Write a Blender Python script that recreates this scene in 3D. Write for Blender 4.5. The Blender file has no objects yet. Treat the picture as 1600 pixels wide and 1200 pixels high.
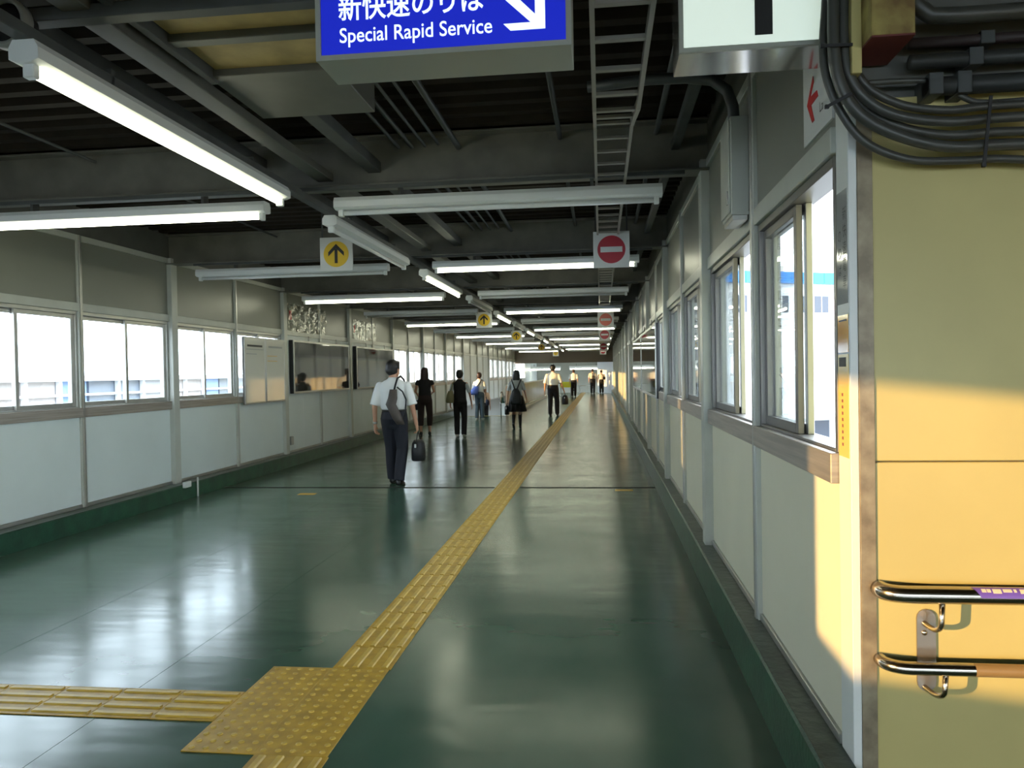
import bpy, bmesh, math, random
from mathutils import Vector, Matrix
random.seed(7)
SC = bpy.context.scene
COL = SC.collection

# ---------------------------------------------------------------- camera
FPX, CAMZ = 1195.0, 1.5
VPX, VPY, ROLL = 939.0, 579.4, 0.0155
cy_ = Vector(((VPX-800)/FPX, -(VPY-600)/FPX, -1.0)).normalized()
cz_ = Vector((-ROLL, 1.0, 0.0)); cz_ = (cz_ - cy_*cz_.dot(cy_)).normalized()
cx_ = cy_.cross(cz_)
RW = Matrix((cx_, cy_, cz_))                      # camera space -> world
cam_d = bpy.data.cameras.new('camera')
cam_d.sensor_width = 36.0
cam_d.lens = FPX*36.0/1600.0
cam_d.clip_start = 0.05; cam_d.clip_end = 500
cam = bpy.data.objects.new('camera', cam_d); COL.objects.link(cam)
cam.matrix_world = Matrix.Translation((0, 0, CAMZ)) @ RW.to_4x4()
SC.camera = cam

def ray(x, y):
    return RW @ Vector(((x-800)/FPX, -(y-600)/FPX, -1.0))
def atY(x, y, Y):                                  # measured point on a plane across the corridor
    d = ray(x, y); t = Y/d.y
    return Vector((d.x*t, Y, CAMZ + d.z*t))
def atX(x, y, X):
    d = ray(x, y); t = X/d.x
    return Vector((X, d.y*t, CAMZ + d.z*t))
def atZ(x, y, Z):
    d = ray(x, y); t = (Z-CAMZ)/d.z
    return Vector((d.x*t, d.y*t, Z))

# ---------------------------------------------------------------- light
w = bpy.data.worlds.new('sky'); SC.world = w; w.use_nodes = True
bg = w.node_tree.nodes['Background']
bg.inputs[0].default_value = (0.76, 0.88, 1.0, 1)
bg.inputs[1].default_value = 5.8
SUN_AZ, SUN_EL = math.radians(55.0), math.radians(5.4)
sd = Vector((math.sin(SUN_AZ)*math.cos(SUN_EL), math.cos(SUN_AZ)*math.cos(SUN_EL), -math.sin(SUN_EL)))
sl = bpy.data.lights.new('sun', 'SUN'); sl.energy = 5.2; sl.color = (1.0, 0.60, 0.22); sl.angle = math.radians(0.5)
so = bpy.data.objects.new('sun', sl); COL.objects.link(so)
so.rotation_euler = sd.to_track_quat('-Z', 'Y').to_euler(); so.location = (-20, -14, 6)
TUBE_POWER = 10.5
SC.view_settings.view_transform = 'Standard'; SC.view_settings.look = 'None'
SC.view_settings.exposure = 0.68; SC.view_settings.gamma = 1.0
SC.view_settings.use_curve_mapping = False
SC.cycles.max_bounces = 8; SC.cycles.transparent_max_bounces = 24
SC.cycles.use_denoising = True
SC.cycles.sample_clamp_indirect = 6.0
SC.cycles.caustics_reflective = False; SC.cycles.caustics_refractive = False

# ---------------------------------------------------------------- materials
MATS = {}
def mat(name, col, rough=0.5, metal=0.0, spec=0.5, emit=None, es=0.0, noise=0.0, nscale=8.0, bump=0.0, bscale=30.0,
        coat=0.0, nstretch=(1,1,1), col2=None):
    if name in MATS: return MATS[name]
    m = bpy.data.materials.new(name); m.use_nodes = True
    nt = m.node_tree; b = nt.nodes['Principled BSDF']
    b.inputs['Base Color'].default_value = (*col, 1)
    b.inputs['Roughness'].default_value = rough; b.inputs['Metallic'].default_value = metal
    b.inputs['Specular IOR Level'].default_value = spec
    b.inputs['Coat Weight'].default_value = coat; b.inputs['Coat Roughness'].default_value = 0.04
    if emit:
        b.inputs['Emission Color'].default_value = (*emit, 1); b.inputs['Emission Strength'].default_value = es
    if noise > 0 or bump > 0:
        tc = nt.nodes.new('ShaderNodeTexCoord'); mp = nt.nodes.new('ShaderNodeMapping')
        geo = nt.nodes.new('ShaderNodeNewGeometry')
        nt.links.new(geo.outputs['Position'], mp.inputs['Vector'])
        mp.inputs['Scale'].default_value = nstretch
    if noise > 0:
        n = nt.nodes.new('ShaderNodeTexNoise'); n.inputs['Scale'].default_value = nscale; n.inputs['Detail'].default_value = 5
        nt.links.new(mp.outputs[0], n.inputs['Vector'])
        r = nt.nodes.new('ShaderNodeValToRGB')
        c2 = col2 if col2 else tuple(c*(1-noise) for c in col)
        r.color_ramp.elements[0].position = 0.35; r.color_ramp.elements[1].position = 0.65
        r.color_ramp.elements[0].color = (*c2, 1); r.color_ramp.elements[1].color = (*col, 1)
        nt.links.new(n.outputs['Fac'], r.inputs[0]); nt.links.new(r.outputs[0], b.inputs['Base Color'])
    if bump > 0:
        n2 = nt.nodes.new('ShaderNodeTexNoise'); n2.inputs['Scale'].default_value = bscale; n2.inputs['Detail'].default_value = 3
        nt.links.new(mp.outputs[0], n2.inputs['Vector'])
        bp = nt.nodes.new('ShaderNodeBump'); bp.inputs['Strength'].default_value = bump; bp.inputs['Distance'].default_value = 0.01
        nt.links.new(n2.outputs['Fac'], bp.inputs['Height']); nt.links.new(bp.outputs[0], b.inputs['Normal'])
    MATS[name] = m
    return m
def glass_mat(name, tint=(0.96, 0.98, 0.98), wavy=0.0, ior=1.45):
    if name in MATS: return MATS[name]
    m = bpy.data.materials.new(name); m.use_nodes = True
    nt = m.node_tree; nt.nodes.clear()
    o = nt.nodes.new('ShaderNodeOutputMaterial'); mix = nt.nodes.new('ShaderNodeMixShader')
    t = nt.nodes.new('ShaderNodeBsdfTransparent'); g = nt.nodes.new('ShaderNodeBsdfGlossy'); f = nt.nodes.new('ShaderNodeLayerWeight'); f.inputs[0].default_value = 0.5
    t.inputs[0].default_value = (*tint, 1); g.inputs['Roughness'].default_value = 0.0; g.inputs[0].default_value = (1, 1, 1, 1)
    r0 = ((ior-1)/(ior+1))**2
    if wavy > 0:
        n = nt.nodes.new('ShaderNodeTexNoise'); n.inputs['Scale'].default_value = 9.0
        bp = nt.nodes.new('ShaderNodeBump'); bp.inputs['Strength'].default_value = wavy; bp.inputs['Distance'].default_value = 0.05
        geo = nt.nodes.new('ShaderNodeNewGeometry'); nt.links.new(geo.outputs['Position'], n.inputs['Vector'])
        nt.links.new(n.outputs['Fac'], bp.inputs['Height']); nt.links.new(bp.outputs[0], g.inputs['Normal']); nt.links.new(bp.outputs[0], f.inputs['Normal'])
    pw_ = nt.nodes.new('ShaderNodeMath'); pw_.operation = 'POWER'; pw_.inputs[1].default_value = 5.0
    ma = nt.nodes.new('ShaderNodeMath'); ma.operation = 'MULTIPLY_ADD'; ma.inputs[1].default_value = 1-r0; ma.inputs[2].default_value = r0
    nt.links.new(f.outputs['Facing'], pw_.inputs[0]); nt.links.new(pw_.outputs[0], ma.inputs[0])
    nt.links.new(ma.outputs[0], mix.inputs[0]); nt.links.new(t.outputs[0], mix.inputs[1]); nt.links.new(g.outputs[0], mix.inputs[2])
    nt.links.new(mix.outputs[0], o.inputs[0])
    MATS[name] = m
    return m

M_PANEL = mat('wall_panel', (0.74, 0.80, 0.78), 0.38, noise=0.05, nscale=1.5)
M_PANELR = mat('wall_panel_ivory', (0.84, 0.80, 0.63), 0.38, noise=0.06, nscale=1.5)
M_UPPER = mat('upper_panel_grey', (0.235, 0.24, 0.20), 0.36, noise=0.06, nscale=1.5)
M_CREAM = mat('cream_panel', (0.59, 0.50, 0.205), 0.42, noise=0.07, nscale=3)
M_WHITE = mat('white_paint', (0.78, 0.79, 0.76), 0.4)
M_ALU = mat('aluminium', (0.50, 0.50, 0.47), 0.38, metal=0.85, noise=0.12, nscale=3)
M_ALUD = mat('dark_aluminium', (0.22, 0.21, 0.20), 0.4, metal=0.8)
M_SILL = mat('sill_aluminium', (0.46, 0.41, 0.36), 0.42, metal=0.6, noise=0.25, nscale=2, nstretch=(3, 1, 30))
M_COLUMN = mat('column_paint', (0.55, 0.56, 0.50), 0.35, noise=0.08, nscale=4)
M_CURB = mat('curb_green', (0.018, 0.085, 0.045), 0.42, noise=0.5, nscale=6, bump=0.2, bscale=40, col2=(0.012, 0.05, 0.03))
M_CURBT = mat('curb_top_green', (0.055, 0.085, 0.06), 0.35, noise=0.6, nscale=7, bump=0.4, bscale=25, col2=(0.02, 0.035, 0.025))
M_DECK = mat('deck_paint', (0.028, 0.022, 0.016), 0.8, spec=0.15, noise=0.3, nscale=5)
M_BEAM = mat('beam_paint', (0.19, 0.185, 0.155), 0.5, noise=0.3, nscale=4)
M_CHAN = mat('channel_steel', (0.085, 0.09, 0.088), 0.6, spec=0.25, noise=0.2, nscale=6)
M_COND = mat('conduit_steel', (0.07, 0.076, 0.076), 0.45, metal=0.3)
M_TRAY = mat('tray_steel', (0.36, 0.34, 0.30), 0.45, metal=0.5)
M_LAMP = mat('lamp_enamel', (0.78, 0.80, 0.79), 0.35)
M_TUBE = mat('tube_lit', (1, 1, 1), 0.3, emit=(1.0, 1.0, 0.74), es=TUBE_POWER)
M_TUBEOFF = mat('tube_unlit', (0.72, 0.73, 0.72), 0.15)
M_CEIL = mat('cream_ceiling', (0.44, 0.33, 0.13), 0.6, noise=0.35, nscale=5)
M_DUCT = mat('duct_steel', (0.115, 0.115, 0.10), 0.5, noise=0.15, nscale=5)
M_TILE = mat('tactile_yellow', (0.54, 0.32, 0.02), 0.45, noise=0.3, nscale=12)
M_TILEB = mat('tactile_bar_yellow', (0.62, 0.41, 0.06), 0.4, noise=0.2, nscale=14)
M_BLACK = mat('black_plastic', (0.012, 0.012, 0.013), 0.45)
M_RUBBER = mat('cable_rubber', (0.065, 0.065, 0.056), 0.4, noise=0.2, nscale=10)
M_STEEL = mat('stainless', (0.52, 0.47, 0.40), 0.2, metal=1.0)
M_STEELD = mat('bracket_steel', (0.42, 0.36, 0.30), 0.35, metal=0.9)
M_GLASS = glass_mat('window_glass')
M_SHEET = glass_mat('plastic_sheet', (0.93, 0.95, 0.93), wavy=1.0, ior=2.3)
M_GREY = mat('grey_print', (0.30, 0.31, 0.30), 0.5)
M_BOARD = mat('board_print', (0.075, 0.08, 0.08), 0.04, spec=1.0, coat=0.5, noise=0.35, nscale=2.5, bump=0.10, bscale=2.2)
M_PAPER = mat('notice_paper', (0.66, 0.65, 0.58), 0.09, spec=0.7, coat=0.5, bump=0.06, bscale=3)

def floor_mat():
    m = bpy.data.materials.new('green_floor'); m.use_nodes = True
    nt = m.node_tree; b = nt.nodes['Principled BSDF']
    geo = nt.nodes.new('ShaderNodeNewGeometry')
    def noise(scale, stretch, det=4):
        mp = nt.nodes.new('ShaderNodeMapping'); mp.inputs['Scale'].default_value = stretch
        nt.links.new(geo.outputs['Position'], mp.inputs['Vector'])
        n = nt.nodes.new('ShaderNodeTexNoise'); n.inputs['Scale'].default_value = scale; n.inputs['Detail'].default_value = det
        nt.links.new(mp.outputs[0], n.inputs['Vector']); return n
    n1 = noise(1.1, (1, 0.6, 1)); r = nt.nodes.new('ShaderNodeValToRGB')
    r.color_ramp.elements[0].position = 0.3; r.color_ramp.elements[1].position = 0.72
    r.color_ramp.elements[0].color = (0.030, 0.078, 0.050, 1); r.color_ramp.elements[1].color = (0.066, 0.122, 0.086, 1)
    nt.links.new(n1.outputs['Fac'], r.inputs[0]); nt.links.new(r.outputs[0], b.inputs['Base Color'])
    n2 = noise(1.6, (1.0, 1.4, 1)); rr = nt.nodes.new('ShaderNodeMapRange')
    rr.inputs["To Min"].default_value = 0.12; rr.inputs["To Max"].default_value = 0.28
    nt.links.new(n2.outputs['Fac'], rr.inputs['Value']); nt.links.new(rr.outputs[0], b.inputs['Roughness'])
    b.inputs['Specular IOR Level'].default_value = 0.42
    n3 = noise(1.0, (1.1, 4.0, 1), 2); n4 = noise(5.0, (1.0, 2.5, 1), 3)
    ad = nt.nodes.new('ShaderNodeMath'); ad.operation = 'MULTIPLY_ADD'; ad.inputs[1].default_value = 0.05
    nt.links.new(n4.outputs['Fac'], ad.inputs[0]); nt.links.new(n3.outputs['Fac'], ad.inputs[2])
    bp = nt.nodes.new('ShaderNodeBump'); bp.inputs['Strength'].default_value = 0.30; bp.inputs['Distance'].default_value = 0.010
    nt.links.new(ad.outputs[0], bp.inputs['Height']); nt.links.new(bp.outputs[0], b.inputs['Normal'])
    MATS['green_floor'] = m
    return m
M_FLOOR = floor_mat()

# ---------------------------------------------------------------- helpers
def tag(o, label=None, cat=None, group=None, kind=None):
    if label: o['label'] = label
    if cat: o['category'] = cat
    if group: o['group'] = group
    if kind: o['kind'] = kind
    return o
def empty(name, loc=(0, 0, 0), parent=None):
    o = bpy.data.objects.new(name, None); COL.objects.link(o); o.location = loc; o.empty_display_size = 0.1
    if parent: o.parent = parent
    return o
def link(name, me, m, parent=None, loc=None, smooth=False):
    o = bpy.data.objects.new(name, me); COL.objects.link(o)
    if m is not None and len(me.materials) == 0: me.materials.append(m)
    if parent is not None:
        o.parent = parent
        if loc is not None: o.location = Vector(loc) - world(parent)
        else: o.location = -world(parent)
    elif loc is not None: o.location = loc
    return o
def world(o):
    v = Vector((0, 0, 0))
    while o is not None: v = v + o.location; o = o.parent
    return v
class MB:
    def __init__(s): s.bm = bmesh.new()
    def box(s, a, b, bev=0.0):
        a, b = Vector(a), Vector(b); c = (a+b)/2; d = b-a
        r = bmesh.ops.create_cube(s.bm, size=1.0, matrix=Matrix.Translation(c) @ Matrix.Diagonal((abs(d.x), abs(d.y), abs(d.z), 1)))
        if bev > 0:
            es = list({e for v in r['verts'] for e in v.link_edges})
            bmesh.ops.bevel(s.bm, geom=es, offset=bev, segments=1, affect='EDGES')
        return s
    def tube(s, pts, rad, n=8, cap=True, squash=None):
        pts = [Vector(p) for p in pts]
        rads = rad if isinstance(rad, (list, tuple)) else [rad]*len(pts)
        rings = []; up = None
        for i, p in enumerate(pts):
            d = (pts[min(i+1, len(pts)-1)] - pts[max(i-1, 0)]).normalized()
            if up is None:
                up = Vector((0, 0, 1)) if abs(d.z) < 0.9 else Vector((0, 1, 0))
            a = d.cross(up).normalized(); bb = a.cross(d).normalized(); up = bb
            rings.append([s.bm.verts.new(p + (a*math.cos(2*math.pi*k/n) + bb*math.sin(2*math.pi*k/n))*rads[i]) for k in range(n)])
        for i in range(len(rings)-1):
            for k in range(n):
                s.bm.faces.new((rings[i][k], rings[i][(k+1) % n], rings[i+1][(k+1) % n], rings[i+1][k]))
        if cap:
            s.bm.faces.new(rings[0][::-1]); s.bm.faces.new(rings[-1])
        return s
    def loft(s, rings, n=16):                       # rings: (centre, rx, ry[, axis_x, axis_y])
        vs = []
        for r in rings:
            c = Vector(r[0]); ax = Vector(r[3]) if len(r) > 3 else Vector((1, 0, 0)); ay = Vector(r[4]) if len(r) > 4 else Vector((0, 1, 0))
            vs.append([s.bm.verts.new(c + ax*r[1]*math.cos(2*math.pi*k/n) + ay*r[2]*math.sin(2*math.pi*k/n)) for k in range(n)])
        for i in range(len(vs)-1):
            for k in range(n):
                s.bm.faces.new((vs[i][k], vs[i][(k+1) % n], vs[i+1][(k+1) % n], vs[i+1][k]))
        s.bm.faces.new(vs[0][::-1]); s.bm.faces.new(vs[-1])
        return s
    def ball(s, c, r, seg=14):
        r = r if isinstance(r, (tuple, list)) else (r, r, r)
        c = Vector(c); nv = max(6, seg*2//3); bm = s.bm
        lo, hi = bm.verts.new(c-Vector((0, 0, r[2]))), bm.verts.new(c+Vector((0, 0, r[2]))); rows = []
        for i in range(1, nv):
            a = -math.pi/2 + math.pi*i/nv; ca, sa = math.cos(a), math.sin(a)
            rows.append([bm.verts.new(c + Vector((r[0]*ca*math.cos(2*math.pi*k/seg), r[1]*ca*math.sin(2*math.pi*k/seg), r[2]*sa))) for k in range(seg)])
        for k in range(seg):
            bm.faces.new((lo, rows[0][(k+1) % seg], rows[0][k])); bm.faces.new((hi, rows[-1][k], rows[-1][(k+1) % seg]))
            for i in range(len(rows)-1): bm.faces.new((rows[i][k], rows[i][(k+1) % seg], rows[i+1][(k+1) % seg], rows[i+1][k]))
        return s
    def limb(s, p0, r0, p1, r1, n=12):
        s.tube([p0, p1], [r0, r1], n); s.ball(p0, r0, n); s.ball(p1, r1, n); return s
    def prism(s, pts, d):                            # closed outline extruded by vector d
        d = Vector(d)
        a = [s.bm.verts.new(Vector(p)) for p in pts]; b = [s.bm.verts.new(Vector(p)+d) for p in pts]
        s.bm.faces.new(a); s.bm.faces.new(b[::-1]); n = len(a)
        for i in range(n): s.bm.faces.new((a[i], b[i], b[(i+1) % n], a[(i+1) % n]))
        return s
    def mesh(s, name, smooth=False):
        bmesh.ops.recalc_face_normals(s.bm, faces=s.bm.faces)
        me = bpy.data.meshes.new(name); s.bm.to_mesh(me); s.bm.free()
        if smooth:
            for p in me.polygons: p.use_smooth = True
        return me
    def build(s, name, m, parent=None, smooth=False, loc=None):
        return link(name, s.mesh(name, smooth), m, parent, loc)
BOXES = {}
def boxp(name, a, b, m, parent=None, bev=0.003):     # box part, mesh shared by size and material
    a, b = Vector(a), Vector(b); c = (a+b)/2; d = b-a
    key = (name, round(abs(d.x), 4), round(abs(d.y), 4), round(abs(d.z), 4), m.name, bev)
    if key not in BOXES:
        me = MB().box(-d/2, d/2, bev if min(abs(d.x), abs(d.y), abs(d.z)) > 3*bev else 0).mesh(name)
        me.materials.append(m); BOXES[key] = me
    return link(name, BOXES[key], m, parent, c)
def autosmooth(o, ang=40):
    me = o.data
    for p in me.polygons: p.use_smooth = True
    me.set_sharp_from_angle(angle=math.radians(ang))
    return o
def text_mesh(body, size, depth=0.0, bold=0.0):
    cu = bpy.data.curves.new('lettering', 'FONT'); cu.body = body; cu.size = size; cu.extrude = depth; cu.resolution_u = 4; cu.offset = bold
    ob = bpy.data.objects.new('lettering', cu); COL.objects.link(ob)
    dg = bpy.context.evaluated_depsgraph_get()
    me = bpy.data.meshes.new_from_object(ob.evaluated_get(dg))
    bpy.data.objects.remove(ob); bpy.data.curves.remove(cu)
    return me
def _ext(me): return (min(v.co.x for v in me.vertices), max(v.co.x for v in me.vertices), min(v.co.y for v in me.vertices), max(v.co.y for v in me.vertices))
GLYPH = {}
def prepare_text(body, bold=0.0):
    """one mesh for each character, set where it stands in the line"""
    out = []
    for i, ch in enumerate(body):
        if ch == ' ': continue
        me = text_mesh(ch, 1.0, 0.0, bold); e = _ext(me); right = _ext(text_mesh(body[:i+1], 1.0, 0.0, bold))[1] if i else e[1]
        for v in me.vertices: v.co.x += right - e[1]
        out.append(me)
    GLYPH[body] = out
for _t, _b in (('Special Rapid Service', 0.008), ('新快速のりば', 0.014), ('La', 0.0)): prepare_text(_t, _b)
for _t in '新快速電車のりば': prepare_text(_t)
def place_text(name, body, m, parent, origin, ux, uz, width=None, height=None):
    """lettering laid on a plane: origin is its lower left corner, ux/uz its directions"""
    ms = [me.copy() for me in GLYPH[body]]; E_ = [_ext(me) for me in ms]
    x0, x1, y0, y1 = min(e[0] for e in E_), max(e[1] for e in E_), min(e[2] for e in E_), max(e[3] for e in E_)
    sx = width/(x1-x0) if width else None; sy = height/(y1-y0) if height else None
    sx = sx or sy; sy = sy or sx
    o0, ux, uz = Vector(origin), Vector(ux), Vector(uz)
    for me in ms:
        for v in me.vertices: v.co = o0 + ux*((v.co.x-x0)*sx) + uz*((v.co.y-y0)*sy)
        me.materials.clear(); me.materials.append(m)
        link(name, me, m, parent)
ORD = ['nearest', 'second nearest', 'third nearest', 'fourth nearest', 'fifth nearest', 'sixth nearest', 'seventh nearest', 'eighth nearest',
       'ninth nearest', 'tenth nearest', 'eleventh nearest', 'twelfth nearest', 'thirteenth nearest', 'fourteenth nearest', 'fifteenth nearest']

# ---------------------------------------------------------------- layout constants
XL, XR = -5.30, 0.777
BAY = 3.36
def B(j): return 5.6 + 1.68*j                       # half-bay boundaries; even j carry a beam and columns
YEND = 47.3
ZC_L, ZC_R = 0.19, 0.25
ZS0, ZS1, ZH = 1.115, 1.215, 2.20                   # sill band, window head
ZTOP = 2.92
YX = 2.50                                           # face of the cross wall at the right

# ---------------------------------------------------------------- setting: floor
M_JOINT = mat('joint_rubber', (0.015, 0.016, 0.014), 0.7, spec=0.15)
floor = empty('floor', (0, 0, 0)); tag(floor, 'dark green glossy sheet floor of the corridor', kind='structure')
def sheet(x0, x1, y0, y1):
    MB().box((x0+0.0015, y0+0.0015, -0.12), (x1-0.0015, y1-0.0015, 0.0)).build('floor_sheet', M_FLOOR, floor)
YS0, YS1 = 26.3, 40.0                               # stair well
sheet(-5.3, -3.3, -6.0, 9.85); sheet(-5.3, -3.3, 9.87, YS0); sheet(-5.3, -3.3, YS1, 54.0)
for a, b_ in ((-3.3, -2.25), (-2.25, 0.80)):
    sheet(a, b_, -6.0, 9.85); sheet(a, b_, 9.87, 54.0)
sheet(0.80, 4.5, -6.0, 2.62)
boxp('joint_strip', (-5.115, 9.82, -0.1), (-1.40, 9.90, 0.0015), M_JOINT, floor, 0); boxp('joint_strip', (-1.07, 9.82, -0.1), (0.66, 9.90, 0.0015), M_JOINT, floor, 0)
# tactile tiles
TW = 0.305
def bar_tile():
    mb = MB().box((-TW/2, -0.148, 0.0005), (TW/2, 0.148, 0.005), 0.001)
    me = mb.mesh('tactile_tile'); me.materials.append(M_TILE)
    return me
def bar_tile_bars():
    mb = MB()
    for k in range(4):
        x = -TW/2 + TW*(k+0.5)/4
        pts = [(x-0.017, -0.135, 0.0045), (x+0.017, -0.135, 0.0045), (x+0.011, -0.135, 0.011), (x-0.011, -0.135, 0.011)]
        mb.prism(pts, (0, 0.27, 0))
    me = mb.mesh('tactile_bars'); me.materials.append(M_TILEB); return me
def dot_tile_dots():
    mb = MB()
    for i in range(5):
        for k in range(5):
            x = -TW/2 + TW*(i+0.5)/5; y = -0.1465 + 0.293*(k+0.5)/5
            mb.loft([((x, y, 0.0045), 0.0135, 0.0135), ((x, y, 0.0085), 0.012, 0.012), ((x, y, 0.0105), 0.007, 0.007)], 8)
    me = mb.mesh('tactile_dots'); me.materials.append(M_TILEB); return me
ME_T, ME_TB, ME_D = bar_tile(), bar_tile_bars(), dot_tile_dots()
def tile(x, y, bars, rot=0.0):
    o = link('tactile_tile', ME_T, None, floor, (x, y, 0)); o.rotation_euler.z = rot
    p = bpy.data.objects.new('raised_bars' if bars else 'raised_dots', ME_TB if bars else ME_D); COL.objects.link(p); p.parent = o
XT = -1.235
y = 3.755 + 0.149
while y < 53.5: tile(XT, y, True); y += 0.298
for k in range(4): tile(XT, 2.87 - 0.15 - 0.298*k, True)
for i in range(2):
    for k in range(3): tile(-1.09 - TW*(i+0.5), 2.87 + 0.2945*(k+0.5), False)
for k in range(9): tile(-1.70 - 0.15 - 0.298*k, 3.285, True, math.pi/2)
M_MARK = mat('yellow_mark', (0.55, 0.30, 0.03), 0.5)
for (px_, py_) in ((480, 772), (975, 766)):
    p = atZ(px_, py_, 0.0); boxp('paint_mark', (p.x-0.11, p.y-0.06, 0.0003), (p.x+0.11, p.y+0.06, 0.0015), M_MARK, floor, 0)
# curbs
cl = empty('baseboard_left', (XL, 0, 0)); tag(cl, 'dark green concrete kerb along the left wall', kind='structure')
boxp('kerb', (XL-0.02, -6, -0.05), (-5.12, 28.0, ZC_L-0.004), M_CURB, cl, 0.008)
boxp('kerb_cap', (XL-0.02, -6, ZC_L-0.004), (-5.125, 28.0, ZC_L), M_CURBT, cl, 0)
boxp('kerb', (XL-0.02, YS1, -0.05), (-5.12, 54.0, ZC_L-0.004), M_CURB, cl, 0.008)
cr = empty('baseboard_right', (XR, 0, 0)); tag(cr, 'dark green concrete kerb along the right wall', kind='structure')
boxp('kerb', (0.668, 2.2, -0.05), (XR-0.006, 54, ZC_R-0.004), M_CURB, cr, 0.01)
boxp('kerb_cap', (0.676, 2.2, ZC_R-0.004), (XR-0.006, 54, ZC_R), M_CURBT, cr, 0)
boxp('kerb_core', (XR-0.006, 2.62, -0.05), (XR+0.06, 54, ZC_R-0.002), M_CURB, cr, 0)

# ---------------------------------------------------------------- setting: walls
def sash(parent, X, y0, y1, z0, z1, m=None):
    t, d = 0.042, 0.026
    mb = MB()
    mb.box((X-d/2, y0, z0), (X+d/2, y0+t, z1), 0.002).box((X-d/2, y1-t, z0), (X+d/2, y1, z1), 0.002)
    mb.box((X-d/2, y0+t, z0), (X+d/2, y1-t, z0+t), 0.002).box((X-d/2, y0+t, z1-t), (X+d/2, y1-t, z1), 0.002)
    s = mb.build('sash', m or M_ALU, parent)
    MB().box((X-0.002, y0+t*0.8, z0+t*0.8), (X+0.002, y1-t*0.8, z1-t*0.8)).build('pane', M_GLASS, s)
    return s
NW = [0]
def window(side, y0, y1, label, mode='closed'):
    NW[0] += 1
    X = XL if side < 0 else XR; out = -1 if side < 0 else 1
    e = empty('window_%d' % NW[0], (X, (y0+y1)/2, ZS1)); tag(e, label, kind='structure')
    xa, xb = X, X + out*0.10
    mb = MB(); f = 0.03
    mb.box((xa, y0, ZS1), (xb, y0+f, ZH), 0.002).box((xa, y1-f, ZS1), (xb, y1, ZH), 0.002)
    mb.box((xa, y0+f, ZH-0.035), (xb, y1-f, ZH), 0.002).box((xa, y0+f, ZS1), (xb, y1-f, ZS1+0.012), 0.002)
    mb.build('frame', M_ALUD if side > 0 else M_ALU, e)
    z0, z1 = ZS1+0.012, ZH-0.035; ym = (y0+y1)/2
    if mode == 'closed':
        sash(e, X+out*0.035, ym-0.03, y1-f, z0, z1); sash(e, X+out*0.068, y0+f, ym+0.03, z0, z1)
    elif mode == 'open':                              # both sashes slid to the far half
        sash(e, X+out*0.035, ym-0.02, y1-f, z0, z1, M_ALUD); sash(e, X+out*0.068, ym-0.045, y1-f-0.02, z0, z1)
    elif mode == 'plain':
        MB().box((X+out*0.05-0.002, y0+f, z0), (X+out*0.05+0.002, y1-f, z1)).build('pane', M_GLASS, e)
    return e
def wall_half(W, side, y0, y1, kind, narrow=False, zc=0.2, trimless=False):
    """one half bay of panel wall between y0 and y1"""
    X = XL if side < 0 else XR; o = -1 if side < 0 else 1
    T = 0.09; PN = M_PANEL if side < 0 else M_PANELR
    def bx(name, ya, yb, za, zb, m, off=0.0, bev=0.003):
        boxp(name, (X + o*off, ya, za), (X + o*T, yb, zb), m, W, bev)
    bx('bottom_rail', y0, y1, zc, zc+0.035, M_ALU, -0.012)
    if kind == 'window':
        bx('lower_panel', y0, y1, zc+0.035, ZS0, PN)
        bx('sill', y0, y1, ZS0, ZS1, M_SILL, -0.03)
        bx('head_rail', y0, y1, ZH, ZH+0.085, M_COLUMN, -0.02)
        bx('upper_panel', y0, y1, ZH+0.085, ZTOP, M_UPPER)
    else:
        n = 2 if narrow else 1
        for k in range(n):
            a, b_ = y0+(y1-y0)*k/n, y0+(y1-y0)*(k+1)/n
            bx('lower_panel', a+(0.005 if k else 0), b_, zc+0.035, ZS1, PN)
            bx('middle_panel', a+(0.005 if k else 0), b_, ZS1+0.004, ZH, PN)
        bx('head_rail', y0, y1, ZH, ZH+0.085, M_COLUMN, -0.02)
        bx('upper_panel', y0, y1, ZH+0.085, ZTOP, M_UPPER)
    bx('top_rail', y0, y1, ZTOP, ZTOP+0.06, M_COLUMN, -0.02)
    bx('fascia', y0, y1, ZTOP+0.06, 3.36, M_DUCT, 0.0)
def post(W, side, yc, thick, zc, ztop=2.98):
    X = XL if side < 0 else XR; o = -1 if side < 0 else 1
    if thick:
        boxp('column', (X - o*0.06, yc-0.065, zc-0.02), (X + o*0.1, yc+0.065, ztop), M_COLUMN, W, 0.004)
    else:
        boxp('mullion_post', (X - o*0.03, yc-0.014, zc), (X + o*0.09, yc+0.022, ztop), M_ALU, W, 0.003)
        boxp('mullion_cover', (X - o*0.022, yc-0.036, zc), (X + o*0.08, yc-0.016, ztop), M_COLUMN, W, 0.003)
def inset(j): return 0.066 if j % 2 == 0 else 0.03
LWIN = {0, 1, 2, 3} | set(range(8, 14)) | set(range(18, 25)) | {-2, -1}  # last far bay made a window to let sun onto the far walkers
wl = empty('wall_left', (XL, 0, 0)); tag(wl, 'long left corridor wall of pale panels and aluminium posts', kind='structure')
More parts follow.
